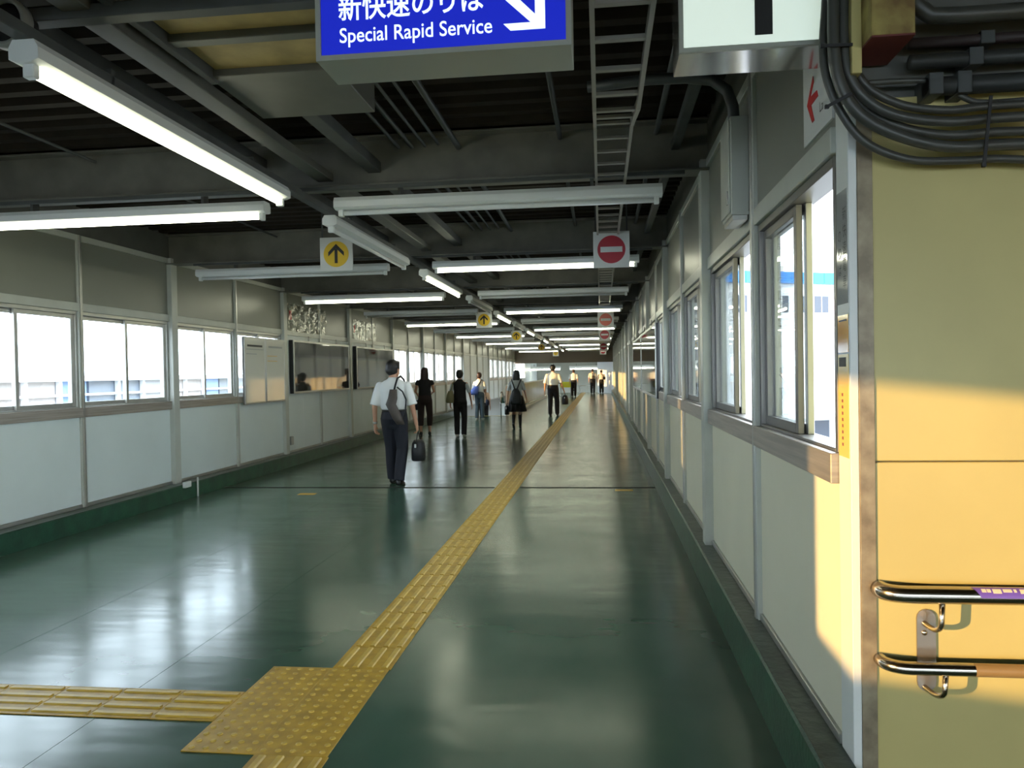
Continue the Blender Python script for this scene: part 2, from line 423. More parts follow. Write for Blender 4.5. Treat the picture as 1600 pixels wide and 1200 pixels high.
for j in range(-7, 25):
    y0, y1 = B(j), B(j+1)
    if j in (-6, -5): continue
    nar = j in (4, 5, 6, 7) or j in range(14, 18)
    wall_half(wl, -1, y0, y1, 'window' if j in LWIN else 'solid', nar, ZC_L)
    if j in LWIN:
        nth = ('first', 'second', 'third', 'fourth', 'fifth', 'sixth', 'seventh')
        lab = ('sliding aluminium window in the left wall, %s in view' % ORD[j] if 0 <= j < 3 else 'sliding aluminium window behind the two white notice boards' if j == 3 else
               'sliding window in the left wall beside the camera, %s' % ('nearer', 'farther')[j+2] if j < 0 else
               'sliding window left of the walkers, %s beyond the display boards' % nth[j-8] if j < 14 else 'sliding window far down the left wall, %s beyond the stairs' % nth[j-18])
        window(-1, y0+inset(j), y1-inset(j+1), lab, 'closed')
wall_half(wl, -1, B(-6), B(-4), 'window', False, ZC_L)
window(-1, B(-6)+0.066, B(-4)-0.19, 'wide fixed window in the left wall behind the camera', 'plain')
boxp('jamb_panel', (XL-0.09, B(-4)-0.19, ZS1), (XL, B(-4), ZH), M_PANEL, wl)
for j in range(-6, 25):
    if j == -5: continue
    post(wl, -1, B(j), j % 2 == 0, ZC_L)
wr = empty('wall_right', (XR, 0, 0)); tag(wr, 'long right corridor wall of pale panels and aluminium posts', kind='structure')
halves = [(2.62, B(-1), 'window', False)] + [(B(j), B(j+1), 'window' if j <= 2 else 'solid', j > 2) for j in range(-1, 25)]
rlab = {0: 'half open sliding window in the right wall beside the cream cross wall', 1: 'half open sliding window in the right wall below the wall cabinet',
        2: 'half open sliding window in the right wall past the first thick column', 3: 'half open sliding window in the right wall before the second thick column',
        4: 'sliding window in the right wall partly covered by a display board'}
for i, (y0, y1, k, nar) in enumerate(halves):
    wall_half(wr, 1, y0, y1, k, nar, ZC_R)
    if k == 'window':
        jj = i-2
        window(1, y0+(0.02 if i == 0 else inset(jj)), y1-inset(jj+1), rlab[i], 'closed' if i == 4 else 'open')
for j in range(-1, 25): post(wr, 1, B(j), j % 2 == 0, ZC_R)
# cross wall at the right, nearest the camera
wx = empty('wall_cross', (XR, YX, 0)); tag(wx, 'cream panelled wall facing the camera at the right', kind='structure')
boxp('lower_panel', (XR+0.004, YX, 0), (3.2, YX+0.115, 1.199), M_CREAM, wx)
boxp('upper_panel', (XR+0.004, YX, 1.203), (3.2, YX+0.115, 2.33), M_CREAM, wx)
boxp('lower_panel', (3.204, YX, 0), (4.5, YX+0.115, 1.199), M_CREAM, wx)
boxp('upper_panel', (3.204, YX, 1.203), (4.5, YX+0.115, 2.33), M_CREAM, wx)
boxp('top_panel', (XR+0.004, YX+0.02, 2.33), (4.5, YX+0.115, 3.36), M_DUCT, wx)
M_ANGLE = mat('angle_brown', (0.36, 0.30, 0.20), 0.4, metal=0.2, noise=0.45, nscale=14, col2=(0.20, 0.155, 0.10))
boxp('corner_angle', (XR+0.022, YX-0.006, 0.0), (XR+0.068, YX+0.002, 2.32), M_ANGLE, wx, 0.001)
boxp('end_cap', (XR-0.004, YX-0.003, 0.0), (XR+0.022, YX+0.118, 2.33), M_WHITE, wx, 0.002)
wb = empty('wall_back', (0, -6.05, 0)); tag(wb, 'unseen end wall behind the camera, glazing added for sky light', kind='structure')
boxp('lower_panel', (XL-0.1, -6.15, 0), (4.6, -6.0, 0.7), M_PANEL, wb); boxp('upper_panel', (XL-0.1, -6.15, 2.3), (4.6, -6.0, 3.36), M_PANEL, wb)
for i in range(6):
    xa = XL-0.1 + 1.65*i
    boxp('post', (xa, -6.12, 0.7), (xa+0.08, -6.03, 2.3), M_ALU, wb)
    MB().box((xa+0.08, -6.08, 0.7), (xa+1.65, -6.075, 2.3)).build('pane', M_GLASS, wb)  # unseen panes added to bring sky light onto the cross wall
ws = tag(boxp('wall_side', (4.5, -6.0, 0), (4.65, 2.62, 3.36), M_PANEL), 'plain pale side wall right of the camera', kind='structure')

# ---------------------------------------------------------------- setting: ceiling
ceil = empty('ceiling', (0, 0, 3.3)); tag(ceil, 'dark corrugated steel deck ceiling with beams', kind='structure')
def deck(x0, x1, y0, y1, name='deck'):
    mb = MB(); p = 0.21; y = y0; prof = []
    while y < y1-1e-6:
        prof += [(y, 3.27), (y+0.075, 3.27), (y+0.105, 3.33), (y+0.18, 3.33)]; y += p
    prof.append((y1, 3.27)); prof = [(a, b_) for a, b_ in prof if a <= y1]
    bm = mb.bm; va = [bm.verts.new((x0, a, b_)) for a, b_ in prof]; vb = [bm.verts.new((x1, a, b_)) for a, b_ in prof]
    for i in range(len(prof)-1): bm.faces.new((va[i], va[i+1], vb[i+1], vb[i]))
    mb.box((x0, y0, 3.345), (x1, y1, 3.42))
    mb.build(name, M_DECK, ceil)
deck(XL-0.1, XR+0.1, 2.66, 54.0); deck(XL-0.1, 4.6, -6.15, 2.66)
def hbeam(y):
    mb = MB()
    mb.box((XL, y-0.1, 2.90), (XR, y+0.1, 2.914), 0.002).box((XL, y-0.006, 2.914), (XR, y+0.006, 3.25)).box((XL, y-0.1, 3.25), (XR, y+0.1, 3.265), 0.002)
    me = mb.mesh('beam'); return me
me_b = hbeam(0.0); me_b.materials.append(M_BEAM)
for k in range(-3, 13):
    o = link('beam', me_b, None, ceil, (0, 5.6+3.36*k, 0))
# pipe brackets / rail under each beam front
for k in range(0, 6):
    yb = 5.6+3.36*k
    boxp('beam_rail', (-4.9, yb-0.16, 2.86), (0.6, yb-0.135, 2.885), M_CHAN, ceil, 0.002)
# long members
for (x, z, w_, h_) in ((-2.2, 2.845, 0.07, 0.05), (-2.04, 2.99, 0.12, 0.06), (-1.66, 3.05, 0.10, 0.08), (-2.55, 3.10, 0.10, 0.10), (0.55, 3.10, 0.06, 0.06)):
    boxp('channel', (x-w_/2, 4.3 if x == -1.66 else (1.2 if x > -2.5 else -2), z-h_/2), (x+w_/2, 47.2, z+h_/2), M_CHAN if x != -2.04 else M_DUCT, ceil, 0.004)
for (x, z, r) in ((-1.47, 3.19, 0.013), (-1.37, 3.19, 0.016), (-1.27, 3.19, 0.011), (-1.17, 3.2, 0.012), (-1.02, 3.17, 0.022), (-0.27, 3.2, 0.018), (0.42, 3.2, 0.02), (-3.9, 3.2, 0.012)):
    MB().tube([(x, 1.5, z), (x, 47.2, z)], r, 8).build('conduit', M_COND, ceil, True)
for k in range(0, 8):
    boxp('clamp', (-0.32, 4.05+3.36*k, 3.17), (-0.22, 4.12+3.36*k, 3.27), M_COND, ceil)
# cream ceiling panels in their frame, near left
cp = empty('ceiling_tray', (-1.6, 2.9, 3.05)); cp.parent = ceil; cp.location = Vector((-1.6, 2.9, 3.05)) - world(ceil)
x0, x1 = -1.90, -0.90
ys = [1.9, 2.36, 2.82, 3.24, 3.64]
for a, b_ in zip(ys[:-1], ys[1:]):
    boxp('cream_panel', (x0+0.03, a+0.03, 3.02), (x1-0.03, b_-0.03, 3.03), M_CEIL, cp, 0.001)
for a in ys: boxp('frame_bar', (x0, a-0.032, 2.985), (x1, a+0.032, 3.04), M_DUCT, cp)
for a in (x0, x1): boxp('frame_edge', (a-0.02, 1.87, 2.97), (a+0.02, 3.67, 3.05), M_CHAN, cp)
boxp('cross_bar', (-2.75, 2.83, 2.93), (-1.0, 2.90, 2.985), M_CHAN, cp)
mbd = MB().box((-1.93, 3.70, 3.0), (-1.26, 4.28, 3.27), 0.004)
mbd.build('duct_box', M_DUCT, ceil)
# header at the far end and the lower ceiling beyond it
wf = empty('wall_far', (0, YEND, 0)); tag(wf, 'far end of the corridor with a low dark header', kind='structure')
M_HEAD = mat('header_brown', (0.13, 0.105, 0.08), 0.55)
boxp('header', (XL, YEND, 2.04), (XR, YEND+0.25, 3.3), M_HEAD, wf)
boxp('low_soffit', (XL-0.1, YEND+0.25, 2.25), (XR+0.1, 64, 2.35), M_UPPER, wf)
boxp('end_panel', (XL-0.1, 63.5, -3.5), (XR+0.1, 63.7, 2.3), M_UPPER, wf)
boxp('side_panel', (XR, YEND+0.2, 0.0), (XR+0.1, 64, 3.3), M_PANEL, wf)
boxp('side_panel', (XL-0.1, YEND+0.32, 0.0), (XL, 64, 1.1), M_PANEL, wf); boxp('side_panel', (XL-0.1, YEND+0.32, 2.2), (XL, 64, 3.3), M_PANEL, wf)
boxp('side_panel', (XL-0.1, YEND+6.2, 1.1), (XL, 64, 2.2), M_PANEL, wf)
for i in range(3):
    boxp('side_post', (XL-0.08, YEND+0.32+2.0*i, 1.1), (XL-0.02, YEND+0.38+2.0*i, 2.2), M_ALU, wf)
    MB().box((XL-0.052, YEND+0.38+2.0*i, 1.1), (XL-0.048, YEND+2.2+2.0*i, 2.2)).build('side_pane', M_GLASS, wf)  # panes added so the low sun reaches the far walkers
boxp('stair_wall', (XL, 54.0, -3.5), (XR, 54.1, -0.12), M_PANEL, wf)
# stair well beside the left wall
st = empty('stairs', (-4.2, YS0, 0)); tag(st, 'stairs going down beside the left wall', kind='structure')
M_STEP = mat('step_grey', (0.20, 0.21, 0.19), 0.6); M_NOSE = mat('nosing_yellow', (0.55, 0.40, 0.08), 0.5)
boxp('edge_strip', (-5.1, YS0-0.06, 0.0005), (-3.36, YS0-0.005, 0.004), M_NOSE, st, 0)
for k in range(14):
    boxp('step', (-5.3, YS0+0.3*k, -0.17*(k+1)-0.4), (-3.3, YS0+0.3*(k+1), -0.17*(k+1)), M_STEP, st)
boxp('landing', (-5.3, YS0+4.2, -2.75), (-3.3, YS1, -2.55), M_STEP, st)
boxp('well_end', (-5.3, YS1, -2.75), (-3.3, YS1+0.05, -0.12), M_PANEL, st)
boxp('well_side', (XL-0.06, YS0, -2.75), (XL, YS1, ZC_L), M_STEP, st)
pw = empty('wall_parapet', (-3.25, YS0, 0)); tag(pw, 'long low parapet beside the descending stairs', kind='structure')
M_PARA = mat('parapet_panel', (0.62, 0.45, 0.33), 0.18, spec=0.6)  # base colour warmed to carry the orange sun bounce
for k in range(12):
    boxp('parapet_panel', (-3.3, YS0+1.6*k, -0.3), (-3.2, YS0+1.6*(k+1)-0.008, 1.02), M_PARA, pw)
boxp('coping', (-3.31, YS0, 1.02), (-3.19, YS0+19.2, 1.06), M_ALU, pw)
MB().tube([(-3.13, YS0+0.4, 0.16), (-3.13, YS0+19, 0.16)], 0.025, 8).build('guard_rail', M_STEEL, pw, True)
for k in range(8):
    MB().tube([(-3.2, YS0+0.8+2.4*k, 0.16), (-3.13, YS0+0.8+2.4*k, 0.16)], 0.012, 6).build('rail_bracket', M_STEEL, pw, True)
hr = empty('stair_handrail', (-3.42, YS0, 0)); tag(hr, 'steel pipe handrail leading down the stairs by the parapet', 'handrail')
MB().tube([(-3.42, YS0-0.3, 0.82), (-3.42, YS0+0.1, 0.82), (-3.42, YS0+4.3, -1.5)], 0.02, 8).build('rail', M_STEEL, hr, True)
MB().tube([(-3.42, YS0-0.3, 0.82), (-3.42, YS0-0.33, 0.76), (-3.42, YS0-0.33, 0.0)], 0.02, 8).build('rail_post', M_STEEL, hr, True)

# ---------------------------------------------------------------- outside
M_GROUND = mat('outside_ground', (0.32, 0.31, 0.30), 0.9, noise=0.3, nscale=0.6)
tag(boxp('ground', (-120, -80, -6.3), (120, 160, -6.0), M_GROUND, None, 0), 'grey ground outside below the footbridge', kind='structure')
M_OWHITE = mat('facade_white', (0.80, 0.80, 0.80), 0.6); M_OBLUE = mat('roof_band_blue', (0.03, 0.22, 0.62), 0.5)
M_OGLASS = mat('facade_glass', (0.20, 0.23, 0.28), 0.12); M_OPANEL = mat('facade_blue_grey', (0.26, 0.38, 0.62), 0.5)  # glass, blue, tan and grey lightened to carry sky glare in the colour
M_OTAN = mat('facade_tan', (0.52, 0.47, 0.45), 0.7); M_OGREY = mat('facade_grey', (0.48, 0.48, 0.5), 0.6)
def shade_block(name, y0, y1, h, label, m):  # unseen blocks added to stop the sun, gaps between them let strips through
    e = empty(name, (-18, (y0+y1)/2, -6)); tag(e, label, 'building')
    boxp('wall', (-18, y0, -6), (-15, y1, h), m, e); boxp('roof', (-18, y0, h), (-15, y1, h+0.3), M_GROUND, e)
    for z in (-4, -1.2, 1.6, 4.4):
        yy = y0+1.0
        while yy < y1-1.2:
            boxp('window', (-15.0, yy, z), (-14.96, yy+1.0, z+1.4), M_OGLASS, e); yy += 2.2
shade_block('sun_blocker', -7.9, -5.8, 8.0, 'unseen tan block added to shade the left windows, behind the camera', M_OTAN)
shade_block('sun_blocker', -3.4, 0.1, 9.0, 'unseen white block added to shade the left windows, middle of three', M_OWHITE)
shade_block('sun_blocker', 2.5, 9.5, 8.0, 'unseen grey block added to shade the left windows, farthest of three', M_GREY)
# low station building seen through the left windows
lb = empty('station_building', (-20, 40, -6)); tag(lb, 'low white building with a band of windows outside the left windows', 'building')
boxp('wall', (-26, 15.5, -6), (-16.2, 80, 0.2), M_OWHITE, lb); boxp('roof', (-26.2, 15.2, 1.46), (-15.9, 80.3, 1.62), M_OWHITE, lb)
k = 0; y = 15.6
while y < 48:
    mm = (M_OGLASS, M_OPANEL, M_OTAN, M_OGREY)[(k*7+k//3) % 4]
    win = boxp('window', (-16.4, y+0.06, 0.22), (-16.22, y+1.34, 1.46), mm, lb)
    if k % 3 != 2: boxp('mullion', (-16.2, y-0.07, 0.2), (-16.08, y+0.07, 1.46), M_OWHITE, lb)
    k += 1; y += 1.4
boxp('transom_rail', (-16.15, 15.5, 1.0), (-16.05, 48, 1.07), M_OWHITE, lb)
boxp('rear_wall', (-26, 48, 0.2), (-16.2, 80, 1.46), M_OWHITE, lb)
# white building with the blue band seen through the right windows
P1, P2 = Vector((3.0, 45.8, 0)), Vector((30.0, 57.8, 0))
fd = (P2-P1).normalized(); fn = Vector((fd.y, -fd.x, 0))
rb = empty('blue_band_building', (12, 52, -6)); tag(rb, 'white building with a blue roof band outside the right windows', 'building')
def face(name, s0, s1, z0, z1, m, off=0.0, depth=0.3, parent=rb):
    a = P1 + fd*s0 + fn*off; b_ = P1 + fd*s1 + fn*off
    mb = MB().prism([(a.x, a.y, z0), (b_.x, b_.y, z0), (b_.x, b_.y, z1), (a.x, a.y, z1)], -fn*depth)
    return mb.build(name, m, parent)
face('wall', 0, 29, -6, 7.0, M_OWHITE, 0, 8)
for i in range(36): face('roof_band_panel', -0.3+0.82*i, -0.3+0.82*i+0.79, 6.75, 7.45, M_OBLUE, 0.35, 0.3)
for i in range(18):
    wz = face('window', 1.0+1.5*i, 1.0+1.5*i+1.05, 4.95, 6.0, mat('facade_glass_dark', (0.05, 0.06, 0.08), 0.2) if i % 4 else mat('blind_red', (0.5, 0.12, 0.14), 0.6), 0.03, 0.05)
    face('pane_bar', 1.5+1.5*i, 1.55+1.5*i, 4.95, 6.0, M_OWHITE, 0.05, 0.04)
face('penthouse', 3.0, 10.0, 7.0, 8.0, mat('penthouse_tan', (0.7, 0.62, 0.5), 0.6), -1.0, 3.0)
face('mast', 5.8, 6.5, 7.9, 14.0, mat('mast_pink', (0.66, 0.55, 0.55), 0.6), -1.6, 0.6)
face('ledge', 2, 29, -1.6, -1.25, M_OWHITE, 1.6, 1.6)
for i in range(7): face('lower_window', 8.0+2.6*i, 9.9+2.6*i, -3.6, -1.9, mat('facade_glass_dark', (0.05, 0.06, 0.08), 0.2), 0.05, 0.06)
for i, s_ in enumerate((11.5, 14.0, 17.5)):
    ac = empty('air_conditioner', P1 + fd*s_ + fn*1.0 + Vector((0, 0, -1.25)))
    tag(ac, 'outdoor air conditioner unit on the white ledge, %s from the footbridge' % ('nearest', 'second', 'farthest')[i], 'air conditioner', 'outdoor units on the ledge')
    o1 = face('case', s_-0.8, s_+0.8, -1.25, 0.5, M_WHITE, 1.3, 0.6, ac)
    c_ = P1 + fd*s_ + fn*1.31
    for zz in (-0.75, 0.05):
        MB().tube([c_+Vector((0, 0, zz)), c_+fn*0.02+Vector((0, 0, zz))], 0.33, 16).build('fan_grille', M_GREY, ac)

# ---------------------------------------------------------------- lights
def lamp_mesh_housing(L):
    mb = MB(); n = [(-0.062, 0.0), (-0.062, 0.045), (-0.045, 0.075), (0.045, 0.075), (0.062, 0.045), (0.062, 0.0), (0.03, -0.012), (-0.03, -0.012)]
    mb.prism([(-L/2, a, b_) for a, b_ in n], (L, 0, 0)); me = mb.mesh('housing'); me.materials.append(M_LAMP); return me
L = 2.42
ME_H = lamp_mesh_housing(L)
ME_TU = MB().tube([(-L/2+0.06, 0, -0.036), (L/2-0.06, 0, -0.036)], 0.0185, 12).mesh('tube', True)
ME_TU2 = ME_TU.copy(); ME_TU.materials.append(M_TUBE); ME_TU2.materials.append(M_TUBEOFF)
ME_EC = MB().box((-0.018, -0.024, -0.062), (0.018, 0.024, -0.008), 0.004).mesh('socket'); ME_EC.materials.append(M_LAMP)
ME_ST = MB().box((-0.012, -0.035, 0.075), (0.012, 0.035, 0.15), 0.001).mesh('hanger'); ME_ST.materials.append(M_CHAN)
def lamp(x, y, z, lit, along_y, label, group):
    e = empty('fluorescent_light', (x, y, z)); tag(e, label, 'ceiling light', group)
    if along_y: e.rotation_euler.z = math.pi/2
    def ch(name, me, lx=0.0):
        o = bpy.data.objects.new(name, me); COL.objects.link(o); o.parent = e; o.location = (lx, 0, 0); return o
    ch('housing', ME_H); ch('tube', ME_TU if lit else ME_TU2)
    for s_ in (-1, 1): ch('socket', ME_EC, s_*(L/2-0.04)); ch('hanger', ME_ST, s_*(L/2-0.5))
    return e
cl_, cr_, ll_ = [0, 0], [0, 0], [0, 0]
for k in range(0, 13):
    y = 5.60 + 3.36*k
    for side in (-1, 1):
        lit = (k % 2 == 0) if side < 0 else (k % 2 == 1)
        c = cl_ if side < 0 else cr_
        i = c[lit]; c[lit] += 1
        lamp(-3.72 if side < 0 else -0.755, y, 2.755, lit, False,
             '%s crosswise tube light on the %s half of the ceiling, %s such' % ('lit' if lit else 'unlit', 'left' if side < 0 else 'right', ORD[i]),
             'crosswise tube lights')
for k in range(0, 13):
    y = 3.95 + 3.36*k
    lit = k % 2 == 0; i = ll_[lit]; ll_[lit] += 1
    lamp(-2.2, y, 2.745, lit, True, '%s tube light along the centre line of the ceiling, %s such' % ('lit' if lit else 'unlit', ORD[i]), 'lengthwise tube lights')
for i, x in enumerate((-4.3, -1.1)):
    fl_ = lamp(x, 58, 1.74, True, False, 'lit tube light beyond the far header, %s one' % ('left', 'right')[i], 'tube lights beyond the header'); fl_.scale = (1.05, 2.2, 2.2)

# ---------------------------------------------------------------- cable ladder
tr = empty('cable_ladder', (0.1, 5, 2.85)); tag(tr, 'grey steel cable ladder tray running along under the ceiling', 'cable tray')
path = [(1.0, 2.72), (3.62, 2.71), (4.32, 2.857), (47.2, 2.857)]
def zpath(y):
    for (a, b_), (c, d) in zip(path[:-1], path[1:]):
        if y <= c: return b_ + (d-b_)*(y-a)/(c-a)
    return path[-1][1]
for x in (-0.012, 0.192):
    mb = MB()
    for (a, b_), (c, d) in zip(path[:-1], path[1:]):
        mb.prism([(x-0.009, a, b_), (x+0.009, a, b_), (x+0.009, a, b_+0.05), (x-0.009, a, b_+0.05)], (0, c-a, d-b_))
    mb.build('side_rail', M_TRAY, tr)
ME_RG = MB().box((-0.095, -0.014, -0.008), (0.095, 0.014, 0.010), 0.002).mesh('rung'); ME_RG.materials.append(M_TRAY)
y = 1.2
while y < 47: link('rung', ME_RG, None, tr, (0.09, y, zpath(y)+0.02)); y += 0.282
for k in range(13):
    for x in (-0.012, 0.192): MB().tube([(x, 5.6+3.36*k, 2.9), (x, 5.6+3.36*k, 2.905)], 0.006, 6).build('hanger_rod', M_COND, tr)

# ---------------------------------------------------------------- hanging signs
M_SIGNW = mat('sign_white', (0.72, 0.73, 0.72), 0.4); M_SIGNY = mat('sign_yellow', (0.80, 0.52, 0.02), 0.45)
M_SIGNR = mat('sign_red', (0.42, 0.012, 0.03), 0.4); M_SIGNK = mat('sign_black', (0.015, 0.015, 0.015), 0.5)
M_SIGNR2 = mat('sign_red_faded', (0.62, 0.10, 0.05), 0.4)
def disc(mb, c, r, y, n=32):
    mb.prism([(c[0]+r*math.cos(2*math.pi*k/n), y, c[1]+r*math.sin(2*math.pi*k/n)) for k in range(n)], (0, 0.003, 0))
def square_sign(kind, x, y, zc, s, label, group, red=None):
    e = empty('hanging_sign', (x, y, zc-s/2)); tag(e, label, 'sign', group)
    boxp('panel', (x-s/2, y, zc-s/2), (x+s/2, y+0.02, zc+s/2), M_SIGNW, e, 0.002)
    mb = MB(); disc(mb, (x, zc), s*0.385, y-0.003); mb.build('disc', M_SIGNY if kind == 'arrow' else (red or M_SIGNR), e)
    if kind == 'arrow':
        t = s*0.05; mb = MB()
        def q(px_, pz_): return (x+px_*s, y-0.0055, zc+pz_*s)
        mb.prism([q(-0.045, -0.27), q(0.045, -0.27), q(0.045, 0.16), q(-0.045, 0.16)], (0, 0.003, 0))
        mb.prism([q(0, 0.30), q(-0.24, 0.06), q(-0.24, -0.06), q(0, 0.17), q(0.24, -0.06), q(0.24, 0.06)], (0, 0.003, 0))
        mb.build('arrow', M_SIGNK, e)
    else:
        boxp('bar', (x-s*0.30, y-0.006, zc-s*0.075), (x+s*0.30, y-0.003, zc+s*0.075), M_SIGNW, e, 0)
    for dx in (-s*0.43, s*0.43):
        boxp('hanger', (x+dx-0.008, y+0.006, zc+s/2), (x+dx+0.008, y+0.014, 3.27), M_COND, e, 0)
ay = [7.95, 17.2, 24.8, 35.4, 46.6]; ny = [7.72, 17.2, 23.9, 34.8, 43.5]
az = [2.80, 2.70, 2.68, 2.64, 2.62]; nz = [2.71, 2.64, 2.62, 2.60, 2.60]
for i in range(5):
    square_sign('arrow', -2.80 if i == 0 else -2.62 if i == 1 else -2.72, ay[i], az[i], 0.36, 'hanging white sign with black up arrow on yellow disc, %s one' % ORD[i], 'up arrow signs')
    square_sign('no', 0.122 if i < 2 else 0.13, ny[i], nz[i], 0.36, 'hanging white no entry sign with red disc, %s one' % ORD[i], 'no entry signs', M_SIGNR2 if i in (1,) else None)

# illuminated blue direction sign
M_BLUE = mat('sign_blue_backlit', (0.01, 0.02, 0.4), 0.3, emit=(0.010, 0.020, 0.46), es=0.54)
M_LETTER = mat('letter_backlit', (0.9, 0.95, 0.9), 0.3, emit=(0.80, 1.0, 0.92), es=0.62)
M_WSIGN = mat('sign_white_backlit', (0.9, 0.9, 0.85), 0.3, emit=(0.82, 1.0, 0.86), es=0.34)
M_CASE = mat('sign_case', (0.46, 0.47, 0.41), 0.35, metal=0.3)
YB = 2.37; ZB = 2.503
bs = empty('lightbox_sign', (-0.48, YB, ZB)); tag(bs, 'illuminated blue direction sign with white lettering and down right arrow', 'sign')
bx0, bx1, bz1 = -0.888, -0.074, 2.98
boxp('case', (bx0, YB+0.012, ZB), (bx1, YB+0.205, bz1), M_CASE, bs, 0.002)
mb = MB(); f = 0.017
mb.box((bx0, YB, ZB), (bx1, YB+0.014, ZB+f)).box((bx0, YB, bz1-f), (bx1, YB+0.014, bz1)).box((bx0, YB, ZB+f), (bx0+f, YB+0.014, bz1-f)).box((bx1-f, YB, ZB+f), (bx1, YB+0.014, bz1-f))
mb.build('bezel', M_CASE, bs)
boxp('panel', (bx0+f, YB+0.006, ZB+f), (bx1-f, YB+0.013, bz1-f), M_BLUE, bs, 0)
yl = YB+0.0045
e0, e1 = atY(531, 67, yl), atY(769, 47, yl)
place_text('letter', 'Special Rapid Service', M_LETTER, bs, (e0.x, yl, e0.z-0.016), (1, 0, 0), (0, 0, 1), width=e1.x-e0.x, height=0.062)
j0, j1 = atY(529, 34, yl), atY(757, 14, yl)
place_text('letter', '新快速のりば', M_LETTER, bs, (j0.x, yl, j0.z), (1, 0, 0), (0, 0, 1), width=j1.x-j0.x, height=0.088)
c = atY(852, 44, yl); mb = MB()
a_, t_ = 0.108, 0.031
mb.prism([(c.x, yl, c.z), (c.x-a_, yl, c.z), (c.x-a_-0.022, yl, c.z+0.022), (c.x-t_, yl, c.z+t_-0.009)], (0, 0.001, 0))
mb.prism([(c.x, yl, c.z), (c.x, yl, c.z+a_+0.03), (c.x-t_, yl, c.z+a_+0.01), (c.x-t_, yl, c.z+0.022)], (0, 0.001, 0))
mb.prism([(c.x-0.010, yl, c.z+0.025), (c.x-0.032, yl, c.z+0.010), (c.x-0.212, yl, c.z+0.180), (c.x-0.180, yl, c.z+0.196)], (0, 0.001, 0))
mb.build('arrow', M_LETTER, bs)
for dx in (0.12, 0.69): boxp('hanger', (bx0+dx-0.02, YB+0.09, bz1), (bx0+dx+0.02, YB+0.12, 3.27), M_COND, bs)
# illuminated platform number sign
YW = 2.485; ZW = 2.503
wsn = empty('lightbox_sign', (0.5, YW, ZW)); tag(wsn, 'illuminated white sign with black numeral beside the cables', 'sign')
wx0, wx1, wz1 = 0.262, 0.745, 2.98
M_CASE2 = mat('polished_case', (0.62, 0.60, 0.60), 0.12, metal=0.9)
boxp('case', (wx0, YW+0.012, ZW), (wx1, YW+0.205, wz1), M_CASE2, wsn, 0.002)
mb = MB(); f = 0.014
mb.box((wx0, YW, ZW), (wx1, YW+0.014, ZW+f)).box((wx0, YW, wz1-f), (wx1, YW+0.014, wz1)).box((wx0, YW, ZW+f), (wx0+f, YW+0.014, wz1-f)).box((wx1-f, YW, ZW+f), (wx1, YW+0.014, wz1-f))
mb.build('bezel', M_CASE, wsn)
boxp('panel', (wx0+f, YW+0.006, ZW+f), (wx1-f, YW+0.013, wz1-f), M_WSIGN, wsn, 0)
n0, n1 = atY(1180, 54, YW), atY(1208, 53, YW)
mb = MB(); h_ = 0.33
mb.prism([(n0.x, YW+0.004, n0.z), (n1.x, YW+0.004, n0.z), (n1.x, YW+0.004, n0.z+h_), (n0.x+0.01, YW+0.004, n0.z+h_), (n0.x-0.05, YW+0.004, n0.z+h_-0.05), (n0.x-0.05, YW+0.004, n0.z+h_-0.09), (n0.x, YW+0.004, n0.z+h_-0.06)], (0, 0.001, 0))
mb.build('numeral', M_SIGNK, wsn)
for dx in (0.1, 0.4): boxp('hanger', (wx0+dx-0.02, YW+0.09, wz1), (wx0+dx+0.02, YW+0.12, 3.27), M_COND, wsn)

# ---------------------------------------------------------------- right wall fittings
# white plate with a red arrow
xs_ = XR-0.004
pa, pb = atX(1258, 240, xs_), atX(1262, 115, xs_)
pl = empty('wall_sign', (xs_, 2.9, pa.z)); tag(pl, 'white plate with a red arrow above the right window', 'sign')
boxp('plate', (xs_-0.004, 2.64, ZH+0.12), (xs_+0.004, pa.y, 2.80), M_SIGNW, pl, 0)
M_REDA = mat('arrow_red', (0.62, 0.03, 0.03), 0.4)
def q(x, y): p = atX(x, y, xs_-0.006); return (xs_-0.0065, p.y, p.z)
mb = MB()
mb.prism([q(1270, 119), q(1271, 128), q(1266, 152), q(1276, 141), q(1278, 150), q(1267, 165), q(1272, 188), q(1269, 192), q(1261, 166)], (0.002, 0, 0))
mb.build('arrow', M_REDA, pl)
l0 = atX(1281, 176, xs_-0.006)
place_text('letter', 'La', M_SIGNK, pl, (xs_-0.0065, l0.y, l0.z), (0, -1, 0), (0, 0, 1), height=0.035)
# cabinet
cb = empty('wall_cabinet', (XR, 4.15, 2.25)); tag(cb, 'grey steel box hung high on the right wall above the window', 'cabinet')
c0 = atX(1190, 362, XR-0.11)
boxp('case', (XR-0.112, 3.97, 2.275), (XR-0.022, 4.25, 2.77), M_COLUMN, cb, 0.004)
boxp('door', (XR-0.122, 3.985, 2.29), (XR-0.112, 4.235, 2.755), M_COLUMN, cb, 0.003)
boxp('latch', (XR-0.130, 4.00, 2.33), (XR-0.122, 4.02, 2.40), M_ALU, cb, 0.002)
boxp('base_plate', (XR-0.105, 3.98, 2.25), (XR-0.03, 4.24, 2.275), M_ALU, cb, 0.002)
cp2 = MB().tube([(XR-0.07, 4.1, 2.77), (XR-0.075, 4.1, 2.86), (XR-0.10, 4.12, 2.95), (XR-0.17, 4.15, 3.02), (XR-0.30, 4.2, 3.06), (XR-0.5, 4.22, 3.07), (-0.05, 4.25, 3.06)], 0.03, 10).build('conduit_bend', M_COND, cb, True)
